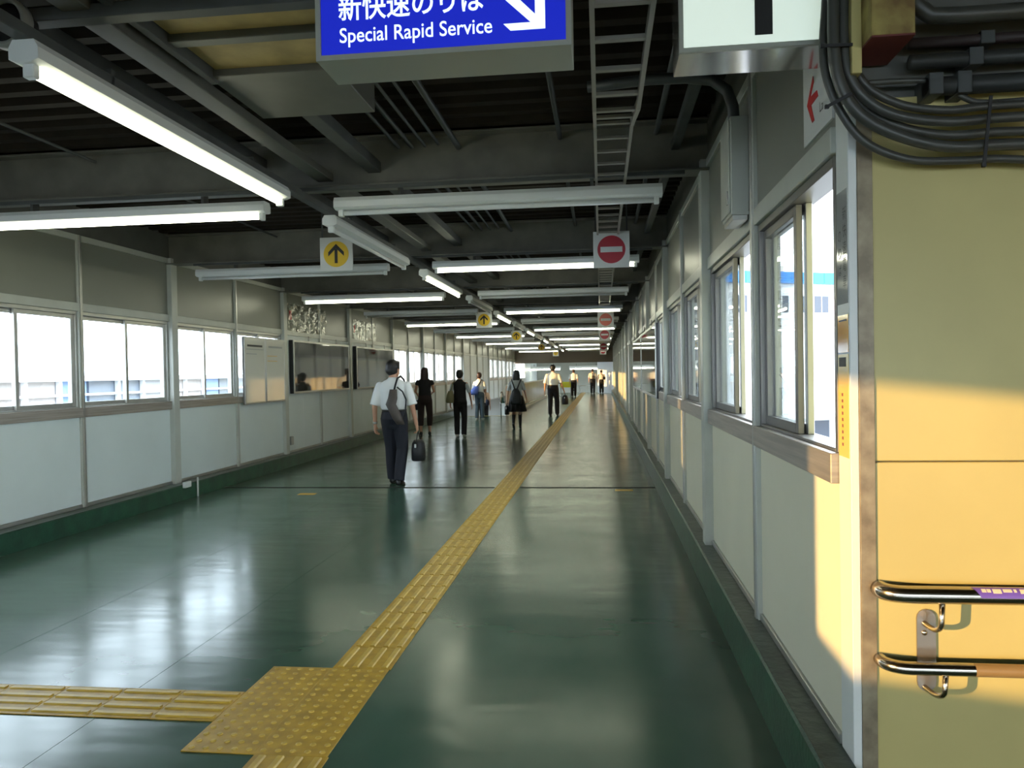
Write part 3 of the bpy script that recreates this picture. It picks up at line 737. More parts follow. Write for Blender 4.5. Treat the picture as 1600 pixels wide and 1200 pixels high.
# display boards
def board(name, X, side, y0, y1, z0, z1, thick, label, cat, m, grp, hung=True):
    o = -1 if side < 0 else 1
    e = empty(name, (X, (y0+y1)/2, z0)); tag(e, label, cat, grp)
    xf = X - o*thick
    boxp('case', (X, y0, z0), (xf, y1, z1), M_BLACK if m is M_BOARD else M_ALUD, e, 0.004)
    f = 0.035 if m is M_BOARD else 0.025; mb = MB()
    for a, b_ in (((y0, z0), (y1, z0+f)), ((y0, z1-f), (y1, z1)), ((y0, z0+f), (y0+f, z1-f)), ((y1-f, z0+f), (y1, z1-f))):
        mb.box((xf - o*0.012, a[0], a[1]), (xf + o*0.004, b_[0], b_[1]), 0.002)
    mb.build('frame', M_ALU, e)
    boxp('sheet', (xf - o*0.006, y0+f, z0+f), (xf, y1-f, z1-f), m, e, 0)
    if hung and m is M_BOARD:
        for t_ in (0.25, 0.75):
            yy = y0+(y1-y0)*t_; boxp('hook', (xf + o*0.0, yy-0.01, z1), (xf+o*0.012, yy+0.01, z1+0.09), M_ALUD, e, 0)
    return e, xf
b1, _ = board('display_board', XL+0.012, -1, 12.55, 15.45, 1.20, 2.12, 0.07, 'glossy framed display board on the left wall, nearer of two', 'display board', M_BOARD, 'large boards on the left wall')
b2, _ = board('display_board', XL+0.012, -1, 15.95, 18.85, 1.20, 2.12, 0.07, 'glossy framed display board on the left wall behind the man', 'display board', M_BOARD, 'large boards on the left wall')
board('display_board', XR-0.012, 1, 10.2, 13.75, 1.12, 2.12, 0.045, 'glossy display board on the right wall, nearer of two', 'display board', M_BOARD, 'large boards on the right wall')
board('display_board', XR-0.012, 1, 13.85, 17.4, 1.12, 2.12, 0.045, 'glossy display board on the right wall, farther of two', 'display board', M_BOARD, 'large boards on the right wall')
for i, (ya, yb) in enumerate(((10.77, 11.48), (11.50, 12.22))):
    e, xf = board('notice_board', XL+0.035, -1, ya, yb, 1.09, 2.10, 0.03, 'white framed notice board over the left window, %s one' % ('nearer', 'farther')[i], 'notice board', M_PAPER, 'notice boards over the window')
    mb = MB()
    mb.box((xf+0.0065, ya+0.10, 1.955), (xf+0.0075, yb-0.10, 1.985)); mb.build('heading_print', M_SIGNK if i == 0 else M_GREY, e)
    mb = MB()
    for z in ((1.91, 1.84) if i == 0 else (1.82, 1.74)): mb.box((xf+0.0065, ya+0.06, z), (xf+0.0075, yb-0.06 if z > 1.9 else yb-0.3, z+0.012))
    mb.build('line_print', M_GREY if i == 0 else mat('line_orange', (0.65, 0.42, 0.15), 0.5), e)
# wavy plastic banners above the boards
def banner(y0, y1, z0, z1, label, ph):
    e = empty('plastic_banner', (XL+0.03, (y0+y1)/2, z0)); tag(e, label, 'banner', 'clear plastic banners')
    mb = MB(); bm = mb.bm; n, k = 60, 24; g = []
    for i in range(n+1):
        row = []
        for j in range(k+1):
            u, v = i/n, j/k
            x = XL + 0.03 + 0.010*math.sin(17*u+5*v+ph) + 0.007*math.sin(31*u-9*v+2*ph) + 0.006*math.sin(12*v+7*u*u*3+ph)
            row.append(bm.verts.new((x, y0+(y1-y0)*u, z0+(z1-z0)*v)))
        g.append(row)
    for i in range(n):
        for j in range(k): bm.faces.new((g[i][j], g[i+1][j], g[i+1][j+1], g[i][j+1]))
    mb.build('sheet', M_SHEET, e, True)
    boxp('red_mark', (XL+0.003, y0+0.1, z1-0.28), (XL+0.008, y0+0.2, z1-0.12), M_REDA, e, 0)
    return e
banner(12.5, 14.3, 2.27, 2.75, 'crumpled clear plastic banner above the nearer left display board', 0.3)
banner(15.95, 17.6, 2.27, 2.70, 'crumpled clear plastic banner above the farther left display board', 1.7)
# small boxes on the left
jb = empty('junction_box', (XL+0.05, 9.0, 0.1)); tag(jb, 'small white junction box on the green kerb with a short pipe', 'junction box')
pj = atX(291, 757, -5.11)
boxp('case', (-5.118, pj.y-0.07, pj.z-0.035), (-5.08, pj.y+0.07, pj.z+0.035), M_WHITE, jb)
MB().tube([(-5.10, pj.y+0.25, 0.24), (-5.10, pj.y+0.25, 0.0)], 0.012, 8).build('pipe', M_WHITE, jb, True)
sw = empty('switch_box', (XL+0.06, 12.45, 0.35)); tag(sw, 'small grey switch box low on the left wall by a column', 'switch box')
boxp('case', (XL+0.001, 12.43, 0.33), (XL+0.06, 12.55, 0.47), M_GREY, sw); boxp('cover', (XL+0.06, 12.44, 0.34), (XL+0.068, 12.54, 0.46), M_ALU, sw)

# ---------------------------------------------------------------- cross wall fittings
# stickers on the end cap (they face the corridor)
xe = XR-0.0055
M_STK1 = mat('sticker_grey', (0.42, 0.42, 0.40), 0.08, spec=0.8); M_STK2 = mat('sticker_orange', (0.80, 0.36, 0.05), 0.10, spec=0.7); M_STK3 = mat('sticker_yellow', (0.85, 0.60, 0.16), 0.2)
def sticker(z0, z1, m, label):
    e = empty('sticker', (xe, YX+0.05, z0)); tag(e, label, 'sticker', 'stickers on the wall end')
    boxp('sheet', (xe, YX+0.008, z0), (xe+0.0013, YX+0.112, z1), m, e, 0); return e
s1 = sticker(1.70, 2.06, M_STK1, 'glossy grey sticker with black vertical lettering on the wall end')
for i, ch in enumerate('新快速電車'):
    place_text('letter', ch, M_SIGNK, s1, (xe-0.0006, YX+0.050, 1.965-0.054*i), (0, -1, 0), (0, 0, 1), height=0.042, width=0.034)
for i, ch in enumerate('のりば'):
    place_text('letter', ch, M_SIGNK, s1, (xe-0.0006, YX+0.095, 1.90-0.054*i), (0, -1, 0), (0, 0, 1), height=0.036, width=0.030)
s2 = sticker(1.545, 1.665, M_STK2, 'small glossy orange sticker on the wall end')
boxp('black_line', (xe-0.0006, YX+0.02, 1.645), (xe, YX+0.10, 1.65), M_SIGNK, s2, 0)
s3 = sticker(1.21, 1.54, M_STK3, 'long yellow orange sticker with dark vertical lettering on the wall end')
for i in range(9):
    boxp('print_mark', (xe-0.0006, YX+0.062, 1.405-0.02*i), (xe, YX+0.076, 1.415-0.02*i), mat('print_brown', (0.25, 0.06, 0.05), 0.5), s3, 0)
boxp('print_block', (xe-0.0006, YX+0.03, 1.50), (xe, YX+0.10, 1.53), M_SIGNK, s3, 0)
# handrails
def rail(zc, d, r, label):
    e = empty('handrail', (1.0, YX, zc)); tag(e, label, 'handrail', 'two rails on the cream wall')
    yv = YX-d; xs0 = 0.872
    pts = [(xs0-0.020, YX-0.001, zc), (xs0-0.020, YX-0.025, zc)]
    R_ = d-0.025
    for k in range(1, 7):
        a = math.pi/2*k/6; pts.append((xs0-0.020+0.065*(1-math.cos(a)), YX-0.025-R_*math.sin(a), zc))
    pts += [(1.3, yv, zc), (2.4, yv, zc)]
    MB().tube(pts, r, 16).build('rail', M_STEEL, e, True)
    return e, yv
r1, yv1 = rail(0.806, 0.070, 0.0265, 'upper stainless steel handrail on the cream wall with a purple label')
r2, yv2 = rail(0.585, 0.080, 0.0195, 'lower thinner steel handrail on the cream wall')
M_PURP = mat('label_purple', (0.17, 0.10, 0.55), 0.4); M_PALE = mat('label_print', (0.85, 0.75, 0.6), 0.5)
def wrap(name, x0, x1, a0, a1, r, m, parent, yv, zc, n=8, slant=0.0):
    mb = MB(); bm = mb.bm; A, Bv = [], []
    for k in range(n+1):
        a = math.radians(a0+(a1-a0)*k/n); p = (yv - r*math.cos(a), zc + r*math.sin(a))
        A.append(bm.verts.new((x0+slant*(1-k/n), p[0], p[1]))); Bv.append(bm.verts.new((x1, p[0], p[1])))
    for k in range(n): bm.faces.new((A[k], A[k+1], Bv[k+1], Bv[k]))
    return mb.build(name, m, parent, True)
wrap('label_strip', 1.09, 1.75, 0, 80, 0.0269, M_PURP, r1, yv1, 0.806, slant=0.022)
for (a, b_, w0) in ((1.115, 1.128, 36), (1.130, 1.141, 36), (1.146, 1.170, 30), (1.175, 1.20, 38), (1.205, 1.213, 38), (1.222, 1.244, 30), (1.250, 1.275, 38), (1.28, 1.30, 38), (1.306, 1.33, 30)):
    wrap('label_print', a, b_, w0, 62, 0.0272, M_PALE, r1, yv1, 0.806, 4)
wrap('brown_sleeve', 1.095, 1.9, -90, 90, 0.0199, mat('sleeve_brown', (0.30, 0.19, 0.08), 0.4), r2, yv2, 0.585, 10)
# bracket shared by both rails
bk = empty('rail_bracket', (0.99, YX, 0.6)); tag(bk, 'steel wall bracket plate carrying both handrails', 'bracket')
mb = MB(); zt, zb_, xc, hw = 0.715, 0.515, 0.991, 0.028
out = []
for k in range(9): a = math.pi*k/8; out.append((xc+hw*math.cos(a), YX-0.001, zt+hw*math.sin(a)))
for k in range(9): a = math.pi+math.pi*k/8; out.append((xc+hw*math.cos(a), YX-0.001, zb_+hw*math.sin(a)))
mb.prism(out, (0, -0.006, 0)); mb.build('plate', M_STEELD, bk)
def arm(x0, zs, x1, yv, zr, r):
    pts = [(x0, YX-0.006, zs)]
    for k in range(0, 9):
        a = math.pi/2*k/8
        pts.append((x0+(x1-x0)*math.sin(a)*0.9, YX-0.008-(yv and (YX-0.008-yv))*math.sin(a), zs-0.012*math.sin(a*2) + (0.022)*(1-math.cos(a))))
    pts.append((x1, yv, zr))
    MB().tube(pts, 0.0085, 10).build('arm', M_STEEL, bk, True)
arm(0.985, 0.700, 1.012, yv1, 0.782, 1); arm(0.985, 0.500, 1.016, yv2, 0.567, 1)
for zz in (0.670, 0.545): MB().ball((0.985, YX-0.008, zz), (0.009, 0.006, 0.009), 10).build('screw', M_STEEL, bk, True)
# steel beam stub, pipes and cables above the cross wall
sbm = empty('steel_beam', (0.83, 2.3, 2.43)); tag(sbm, 'rusty yellow painted steel beam end above the cross wall', 'beam')
M_RUSTY = mat('rusty_yellow', (0.42, 0.34, 0.10), 0.6, noise=0.6, nscale=9, col2=(0.17, 0.10, 0.03)); M_MAROON = mat('primer_maroon', (0.13, 0.022, 0.022), 0.6)
boxp('web', (0.775, 2.283, 2.435), (0.893, 2.50, 3.26), M_RUSTY, sbm, 0.002); boxp('underside', (0.775, 2.283, 2.430), (0.893, 2.50, 2.435), M_MAROON, sbm, 0)
boxp('flange', (0.745, 2.36, 2.36), (0.774, 2.50, 3.26), M_CREAM, sbm, 0.002)
def pipe(name, pts, r, m, label, cat, grp, saddles=()):
    e = empty(name, pts[0]); tag(e, label, cat, grp)
    MB().tube(pts, r, 12).build('run', m, e, True)
    for x in saddles: boxp('saddle', (x-0.02, pts[0][1]-r-0.004, pts[0][2]-r-0.004), (x+0.02, YX+0.02, pts[0][2]+r+0.004), M_COND, e, 0.002)
    return e
M_PIPE = mat('pipe_grey', (0.04, 0.04, 0.036), 0.45, noise=0.2, nscale=6)
pipe('conduit_pipe', [(0.98, 2.44, 2.335), (4.4, 2.44, 2.335)], 0.028, M_PIPE, 'grey conduit pipe on the cross wall, lowest of four', 'pipe', 'pipes above the cross wall', (1.0, 1.08))
pipe('conduit_pipe', [(0.94, 2.45, 2.415), (4.4, 2.45, 2.415)], 0.022, M_PIPE, 'grey conduit pipe on the cross wall, second lowest', 'pipe', 'pipes above the cross wall', (1.12,))
pipe('conduit_pipe', [(0.94, 2.46, 2.475), (4.4, 2.46, 2.475)], 0.016, mat('pipe_brown', (0.04, 0.026, 0.024), 0.5), 'thin brown conduit pipe on the cross wall, third lowest', 'pipe', 'pipes above the cross wall', (1.16,))
pipe('conduit_pipe', [(0.93, 2.40, 2.62), (0.945, 2.40, 2.56), (0.98, 2.40, 2.53), (1.05, 2.40, 2.525), (4.4, 2.40, 2.54)], 0.024, M_RUBBER, 'bent grey conduit pipe on the cross wall, highest of four', 'pipe', 'pipes above the cross wall', ())
def catmull(P, n=8):
    P = [Vector(p) for p in P]; out = []
    for i in range(len(P)-1):
        p0, p1, p2, p3 = P[max(i-1, 0)], P[i], P[i+1], P[min(i+2, len(P)-1)]
        for k in range(n):
            t = k/n
            out.append(0.5*((2*p1) + (-p0+p2)*t + (2*p0-5*p1+4*p2-p3)*t*t + (-p0+3*p1-3*p2+p3)*t**3))
    out.append(P[-1]); return out
cables = [
 ('thick', [(1300,-90),(1302,0),(1303,70),(1313,130),(1345,180),(1405,212),(1480,229),(1560,226),(1640,224)], 2.385, 0.0175),
 ('outermost', [(1291,-90),(1290,0),(1286,70),(1291,120),(1312,172),(1352,222),(1420,249),(1500,251),(1560,248),(1640,252)], 2.43, 0.0125),
 ('dark upper', [(1318,-90),(1318,0),(1318,60),(1325,110),(1350,152),(1400,180),(1480,190),(1560,184),(1640,180)], 2.39, 0.0150),
 ('middle', [(1310,-90),(1311,0),(1312,66),(1320,120),(1350,168),(1405,198),(1480,211),(1560,206),(1640,204)], 2.425, 0.0140),
 ('inner', [(1326,-90),(1326,0),(1326,56),(1334,100),(1358,138),(1410,164),(1480,172),(1540,166),(1640,160)], 2.43, 0.0125),
 ('pale upper', [(1332,132),(1380,128),(1440,126),(1475,132),(1505,152),(1540,160),(1640,153)], 2.44, 0.0085)]
for nm, pp, Y_, r in cables:
    e = empty('cable', atY(*pp[0], Y_)); tag(e, '%s grey cable of the bundle sweeping over the cross wall' % nm, 'cable', 'cable bundle')
    MB().tube(catmull([atY(x, y, Y_) for x, y in pp]), r, 10).build('sheath', M_RUBBER, e, True)
def tie(p0, p1, label):
    e = empty('cable_tie', atY(*p0, 2.362)); tag(e, label, 'cable tie', 'cable ties')
    a, b_ = atY(*p0, 2.362), atY(*p1, 2.362); d = (b_-a).normalized(); up = Vector((0, 1, 0)); n = d.cross(up)
    mb = MB(); w_ = 0.0045
    mb.prism([a-n*w_, a+n*w_, b_+n*w_, b_-n*w_], (0, -0.004, 0)); mb.build('strap', M_BLACK, e)
    MB().box(a-Vector((0.006, 0.006, 0.006)), a+Vector((0.006, 0.004, 0.006)), 0.001).build('head', M_BLACK, e)
tie((1285, 72), (1332, 70), 'black tie round the cables beside the white sign')
tie((1292, 167), (1330, 146), 'black tie round the cables at their bend')
tie((1537, 258), (1548, 150), 'black tie round the cables near the right edge')
# round duct end, top left corner
rd = empty('round_duct', (-2.0, 2.0, 2.85)); tag(rd, 'dark round duct end with a pale rim at top left', 'duct')
pc = atZ(2, 32, 2.90)
M_RIM = mat('duct_rim', (0.22, 0.22, 0.19), 0.4)
mb = MB(); bm = mb.bm
def ring(yc, ro, ri, yd, m, name):
    mb = MB(); n = 28; rows = []
    for (yy, rr) in ((yc, ro), (yc+yd, ro), (yc+yd, ri), (yc, ri)):
        rows.append([mb.bm.verts.new((pc.x+rr*math.cos(2*math.pi*k/n), yy, pc.z+rr*math.sin(2*math.pi*k/n))) for k in range(n)])
    for i in range(4):
        for k in range(n): mb.bm.faces.new((rows[i][k], rows[i][(k+1) % n], rows[(i+1) % 4][(k+1) % n], rows[(i+1) % 4][k]))
    return mb.build(name, m, rd, True)
ring(pc.y, 0.098, 0.080, 0.05, M_RIM, 'rim'); 
MB().tube([(pc.x, pc.y+0.03, pc.z), (pc.x, pc.y+0.10, pc.z)], 0.081, 24).build('body', M_BLACK, rd, True)
boxp('strap', (pc.x-0.015, pc.y+0.05, pc.z+0.05), (pc.x+0.015, pc.y+0.08, 3.27), M_COND, rd)

# ---------------------------------------------------------------- far end objects
nb = empty('notice_stand', (-2.35, 46.2, 0)); tag(nb, 'yellow notice board on a stand at the far end', 'notice board')
pn = atY(884, 601, 46.2)
boxp('board', (pn.x-0.34, 46.2, pn.z-0.17), (pn.x+0.34, 46.24, pn.z+0.17), mat('notice_yellow', (0.75, 0.75, 0.05), 0.5), nb)
for s_ in (-1, 1): boxp('leg', (pn.x+s_*0.3-0.02, 46.24, 0), (pn.x+s_*0.3+0.02, 46.28, pn.z), M_ALUD, nb)
tb = empty('folding_table', (-0.95, 52.2, 0)); tag(tb, 'small white folding table at the far end', 'table')
boxp('top', (-1.5, 52.0, 0.50), (-0.75, 52.5, 0.53), M_WHITE, tb)
for dx in (-1.45, -0.8):
    for dy in (52.05, 52.45): boxp('leg', (dx-0.015, dy-0.015, 0), (dx+0.015, dy+0.015, 0.5), M_ALU, tb)

# ---------------------------------------------------------------- people
M_SKIN = mat('skin', (0.62, 0.33, 0.21), 0.5); M_HAIR = mat('hair_black', (0.012, 0.010, 0.010), 0.4, bump=0.3, bscale=120)
M_HAIRB = mat('hair_brown', (0.045, 0.020, 0.014), 0.45, bump=0.3, bscale=120)
M_SHIRT = mat('shirt_white', (0.88, 0.88, 0.87), 0.75, bump=0.45, bscale=9); M_NAVY = mat('trousers_navy', (0.012, 0.013, 0.022), 0.75, bump=0.5, bscale=8)
M_BLK = mat('cloth_black', (0.010, 0.009, 0.010), 0.8, bump=0.4, bscale=9); M_BRN = mat('cloth_dark_brown', (0.026, 0.013, 0.011), 0.8, bump=0.4, bscale=9)
M_JEAN = mat('denim', (0.085, 0.115, 0.14), 0.8, bump=0.4, bscale=12); M_PEACH = mat('shirt_peach', (0.72, 0.48, 0.32), 0.75, bump=0.4, bscale=9)
M_PINK = mat('shirt_pale', (0.80, 0.70, 0.62), 0.75, bump=0.4, bscale=9); M_UNI = mat('blouse_pale_blue', (0.52, 0.57, 0.60), 0.75, bump=0.4, bscale=9)
M_SHOE = mat('shoe_black', (0.012, 0.011, 0.011), 0.35); M_SNEAK = mat('sneaker_white', (0.6, 0.6, 0.58), 0.6)
M_TAUPE = mat('bag_taupe', (0.075, 0.058, 0.048), 0.6); M_BAGK = mat('bag_black', (0.010, 0.010, 0.012), 0.55)
M_BAGB = mat('bag_blue', (0.13, 0.20, 0.62), 0.6); M_TOTE = mat('tote_olive', (0.26, 0.24, 0.12), 0.7); M_BAGN = mat('bag_navy', (0.016, 0.02, 0.045), 0.6)
M_EYE = mat('eye_dark', (0.02, 0.015, 0.012), 0.2); M_LIP = mat('lips', (0.35, 0.12, 0.09), 0.5)
def remesh(o, vox, smooth=4, sub=False):
    r = o.modifiers.new('Remesh', 'REMESH'); r.mode = 'VOXEL'; r.voxel_size = vox; r.use_smooth_shade = True
    if smooth: s = o.modifiers.new('Smooth', 'SMOOTH'); s.iterations = smooth; s.factor = 0.5
    return o
def person(label, x, y, z, h, head=0.0, outfit=None, pose=None, vox=0.011, group='commuters walking away'):
    """a figure facing +Y before turning by head (degrees); measures are for 1.70 m and scale with h"""
    o_ = dict(top=M_SHIRT, bottom=M_BLK, shoes=M_SHOE, hair=M_HAIR, female=False, sleeve=0.5, legs='trousers', hairlen=0.0, belt=True); o_.update(outfit or {})
    fem = o_['female']; SH = 0.175 if fem else 0.195; k = h/1.70
    ps = dict(Lk=(0, 0.03, 0), Rk=(0, 0.03, 0), La=(0, 0.0, 0), Ra=(0, 0.0, 0), Le=(0.045, -0.03, -0.26), Re=(0.045, -0.03, -0.26),
              Lw=(0.06, 0.04, -0.51), Rw=(0.06, 0.04, -0.51), yaw=0.0, tilt=0.0, lean=0.0, Lcurl=0.25, Rcurl=0.25); ps.update(pose or {})
    V = Vector
    e = empty('person', (x, y, z)); tag(e, label, 'person', group)
    e.rotation_euler.z = math.radians(head)
    ln = ps['lean']
    def sp(v): v = V(v); v.y += ln*(v.z-0.9) if v.z > 0.9 else 0.0; return v
    sh = {s: sp((sg*SH, -0.01, 1.345 if fem else 1.35)) for s, sg in (('L', -1), ('R', 1))}
    def off(s, v): sg = -1 if s == 'L' else 1; return sh[s] + V((sg*v[0], v[1], v[2]))
    el = {s: off(s, ps[s+'e']) for s in 'LR'}; wr_ = {s: off(s, ps[s+'w']) for s in 'LR'}
    hp = {s: V((sg*0.088, 0, 0.90)) for s, sg in (('L', -1), ('R', 1))}
    kn = {s: V((sg*0.092, 0, 0.49)) + V(ps[s+'k']) for s, sg in (('L', -1), ('R', 1))}
    an = {s: V((sg*0.088, -0.03, 0.085)) + V(ps[s+'a']) for s, sg in (('L', -1), ('R', 1))}
    hc = sp((0, 0.02, 1.575)); yaw = ps['yaw']
    hx = V((math.cos(yaw), math.sin(yaw), 0)); hy = V((-math.sin(yaw), math.cos(yaw), 0)); hz = V((0, 0, 1))
    def H(a, b_, c): return hc + hx*a + hy*b_ + hz*c
    def fin(mb, name, m, vx, smooth=4, parent=e):
        me = mb.mesh(name, True); me.transform(Matrix.Scale(k, 4)); me.materials.append(m)
        o = bpy.data.objects.new(name, me); COL.objects.link(o); o.parent = parent
        if vx: remesh(o, vx, smooth)
        return o
    # body: one continuous surface
    b = MB()
    tor = [(0.80, 0.10, 0.075), (0.86, 0.15, 0.10), (0.93, 0.16 if not fem else 0.165, 0.112), (1.04, 0.135 if not fem else 0.118, 0.092), (1.18, 0.155 if not fem else 0.135, 0.105),
           (1.29, 0.17 if not fem else 0.148, 0.108), (1.36, 0.165 if not fem else 0.14, 0.092), (1.415, 0.11, 0.07), (1.45, 0.06, 0.058)]
    b.loft([(sp((0, 0, z_)), rx, ry) for z_, rx, ry in tor], 18)
    nr = 0.056 if not fem else 0.047
    b.limb(sp((0, -0.005, 1.40)), nr+0.008, H(0, -0.015, -0.06), nr)
    for c, r in (((0, -0.008, 0.025), (0.074, 0.090, 0.098)), ((0, 0.028, -0.045), (0.055, 0.060, 0.068)), ((0, 0.094, -0.012), (0.012, 0.018, 0.018)), ((0, 0.05, -0.095), (0.028, 0.028, 0.02))):
        vs0 = len(b.bm.verts); b.ball(H(*c), r, 18)
    for sg in (-1, 1): b.ball(H(sg*0.077, 0.0, -0.012), (0.012, 0.020, 0.032), 10)
    for s in 'LR':
        sg = -1 if s == 'L' else 1
        b.limb(sh[s], 0.050 if not fem else 0.041, el[s], 0.038 if not fem else 0.031); b.limb(el[s], 0.037 if not fem else 0.030, wr_[s], 0.026 if not fem else 0.021)
        d = (wr_[s]-el[s]).normalized(); side = V((sg, 0, 0)); fw = d.cross(side).normalized() * (1 if sg < 0 else -1)
        if fw.y < 0: fw = -fw
        thick = d.cross(fw).normalized()
        pm = wr_[s] + d*0.055
        b.loft([(wr_[s]-d*0.01, 0.020, 0.024, thick, fw), (pm, 0.017, 0.040, thick, fw), (wr_[s]+d*0.095, 0.014, 0.040, thick, fw)], 10)
        inw = V((-sg, 0, 0)); cu_ = ps[s+'curl']
        for i in range(4):
            fl_ = (0.070, 0.078, 0.072, 0.056)[i]; p0 = wr_[s] + d*0.088 + fw*(0.030-0.020*i)
            d1 = (d + inw*cu_*0.8).normalized(); d2 = (d + inw*cu_*2.2 - d*cu_*0.6).normalized()
            p1 = p0 + d1*fl_*0.55; p2 = p1 + d2*fl_*0.5
            b.limb(p0, 0.0092, p1, 0.0085, 8); b.limb(p1, 0.0085, p2, 0.007, 8)
        t0 = wr_[s] + d*0.030 + fw*0.028; t1 = t0 + (d*0.6+fw*0.7).normalized()*0.040; t2 = t1 + (d*0.9+fw*0.25+inw*0.3).normalized()*0.032
        b.limb(t0, 0.012, t1, 0.010, 8); b.limb(t1, 0.0095, t2, 0.008, 8)
        b.limb(hp[s], 0.078, kn[s], 0.052); b.limb(kn[s], 0.050, kn[s]*0.6+an[s]*0.4+V((0, -0.02, 0)), 0.048); b.limb(kn[s]*0.6+an[s]*0.4+V((0, -0.02, 0)), 0.047, an[s], 0.034)
        b.limb(an[s], 0.034, an[s]+V((0, 0.10, -0.045)), 0.026)
    fin(b, 'body', M_SKIN, vox*0.75, 2)
    # face
    for sg in (-1, 1): fin(MB().ball(H(sg*0.030, 0.078, 0.005), (0.012, 0.008, 0.008), 8), 'eye', M_EYE, 0)
    fin(MB().ball(H(0, 0.086, -0.062), (0.022, 0.008, 0.007), 8), 'mouth', M_LIP, 0)
    # hair
    hb = MB(); hb.ball(H(0, -0.022, 0.034), (0.096, 0.102, 0.098), 18); hb.ball(H(0, -0.040, -0.012), (0.090, 0.080, 0.080), 16)
    hb.ball(H(0, 0.035, 0.075), (0.062, 0.050, 0.040), 14)
    for sg in (-1, 1): hb.ball(H(sg*0.062, 0.0, 0.025), (0.026, 0.05, 0.05), 10)
    L_ = o_['hairlen']
    if L_ > 0:
        hw = 0.108 if L_ < 0.2 else 0.098
        hb.loft([(H(0, -0.03, 0.06), 0.080, 0.070), (H(0, -0.04, -0.02), hw, 0.080), (H(0, -0.055, -0.05-L_*0.5), hw*1.06, 0.058), (H(0, -0.070, -0.05-L_*0.9), hw*0.95, 0.036), (H(0, -0.074, -0.05-L_), hw*0.75, 0.022)], 16)
    else: hb.ball(H(0, -0.052, -0.055), (0.052, 0.036, 0.045), 12)
    fin(hb, 'hair', o_['hair'], vox*0.9, 3)
    # upper garment
    t = MB(); g = 0.022 if not fem else 0.014
    bot = 1.018 if o_['belt'] else 0.86
    tr_ = [(bot, 0.164, 0.118), (1.045, 0.184, 0.138)] if o_['belt'] else ([(bot, 0.180, 0.137), (1.0, 0.162, 0.125)] if fem else [(bot, 0.195, 0.145), (1.0, 0.184, 0.138)])
    tr_ += [(1.16, 0.184, 0.136), (1.28, 0.196, 0.136), (1.345, 0.198, 0.122), (1.385, 0.176, 0.102), (1.415, 0.130, 0.085)] if not fem else [(1.16, 0.152, 0.122), (1.28, 0.166, 0.125), (1.335, 0.170, 0.112), (1.375, 0.150, 0.094), (1.41, 0.105, 0.078)]
    t.loft([(sp((0, -0.004, z_)), rx, ry) for z_, rx, ry in tr_] + [(sp((0, -0.01, 1.435)), 0.085, 0.07)], 20)
    t.loft([(sp((0, -0.008, 1.40)), 0.078, 0.072), (sp((0, -0.006, 1.462)), 0.068, 0.066)], 16)
    for s in 'LR':
        f_ = o_['sleeve']
        if f_ > 0:
            c_ = sh[s].lerp(el[s], min(1.0, f_*1.55)); t.limb(sh[s]+V((0, 0, -0.005)), 0.058 if not fem else 0.047, sh[s].lerp(c_, 0.35), 0.065 if not fem else 0.050)
            t.tube([sh[s].lerp(c_, 0.35), c_], [0.065 if not fem else 0.050, 0.072 if not fem else 0.054], 14)
        else: t.ball(sh[s]+V((-0.02 if s == 'R' else 0.02, 0, 0.0)), 0.045, 10)
    fin(t, 'shirt', o_['top'], vox, 4)
    # lower garment
    if o_['legs'] == 'trousers' or o_['legs'] == 'cropped':
        W = 1.0 if not fem else 0.93
        q_ = MB(); q_.loft([(V((0, 0, 0.765)), 0.12*W, 0.09), (V((0, -0.004, 0.82)), 0.172*W, 0.125), (V((0, -0.012, 0.90)), 0.190*W, 0.145), (V((0, -0.006, 0.97)), 0.178*W, 0.132), (V((0, 0, 1.035)), 0.166*W, 0.122)], 18)
        wide = 1.0 if o_['legs'] == 'trousers' else 1.02
        for s in 'LR':
            q_.limb(hp[s]+V((0, -0.005, -0.02)), 0.104*W, kn[s], 0.082*wide*W)
            end = an[s] + V((0, 0, -0.02)) if o_['legs'] == 'trousers' else kn[s].lerp(an[s], 0.62)
            q_.limb(kn[s], 0.081*wide*W, kn[s].lerp(end, 0.5)+V((0, -0.008, 0)), 0.078*wide*W); q_.tube([kn[s].lerp(end, 0.5)+V((0, -0.008, 0)), end], [0.078*wide*W, 0.070*wide*W], 14)
        fin(q_, 'trousers', o_['bottom'], vox, 4)
        if o_['belt']:
            bb = MB(); n = 28; rows = []
            for (zz, ex) in ((0.995, 0.0), (0.995, 0.006), (1.025, 0.006), (1.025, 0.0)):
                rows.append([bb.bm.verts.new(((0.167+ex)*math.cos(2*math.pi*i/n), (0.123+ex)*math.sin(2*math.pi*i/n)-0.002, zz)) for i in range(n)])
            for i in range(4):
                for j in range(n): bb.bm.faces.new((rows[i][j], rows[i][(j+1) % n], rows[(i+1) % 4][(j+1) % n], rows[(i+1) % 4][j]))
            fin(bb, 'belt', M_SHOE, 0)
    else:
        q_ = MB(); n = 48; rows = []
        for (zz, rx, ry, am) in ((1.0, 0.150, 0.112, 0), (0.90, 0.195, 0.155, 0.004), (0.72, 0.235, 0.195, 0.012), (0.50, 0.275, 0.225, 0.020), (0.50, 0.262, 0.212, 0.020), (0.72, 0.222, 0.182, 0.012), (0.96, 0.13, 0.10, 0)):
            rows.append([q_.bm.verts.new(((rx+am*math.cos(12*2*math.pi*i/n))*math.cos(2*math.pi*i/n), (ry+am*math.cos(12*2*math.pi*i/n))*math.sin(2*math.pi*i/n), zz)) for i in range(n)])
        for i in range(len(rows)-1):
            for j in range(n): q_.bm.faces.new((rows[i][j], rows[i][(j+1) % n], rows[i+1][(j+1) % n], rows[i+1][j]))
        fin(q_, 'skirt', o_['bottom'], 0)
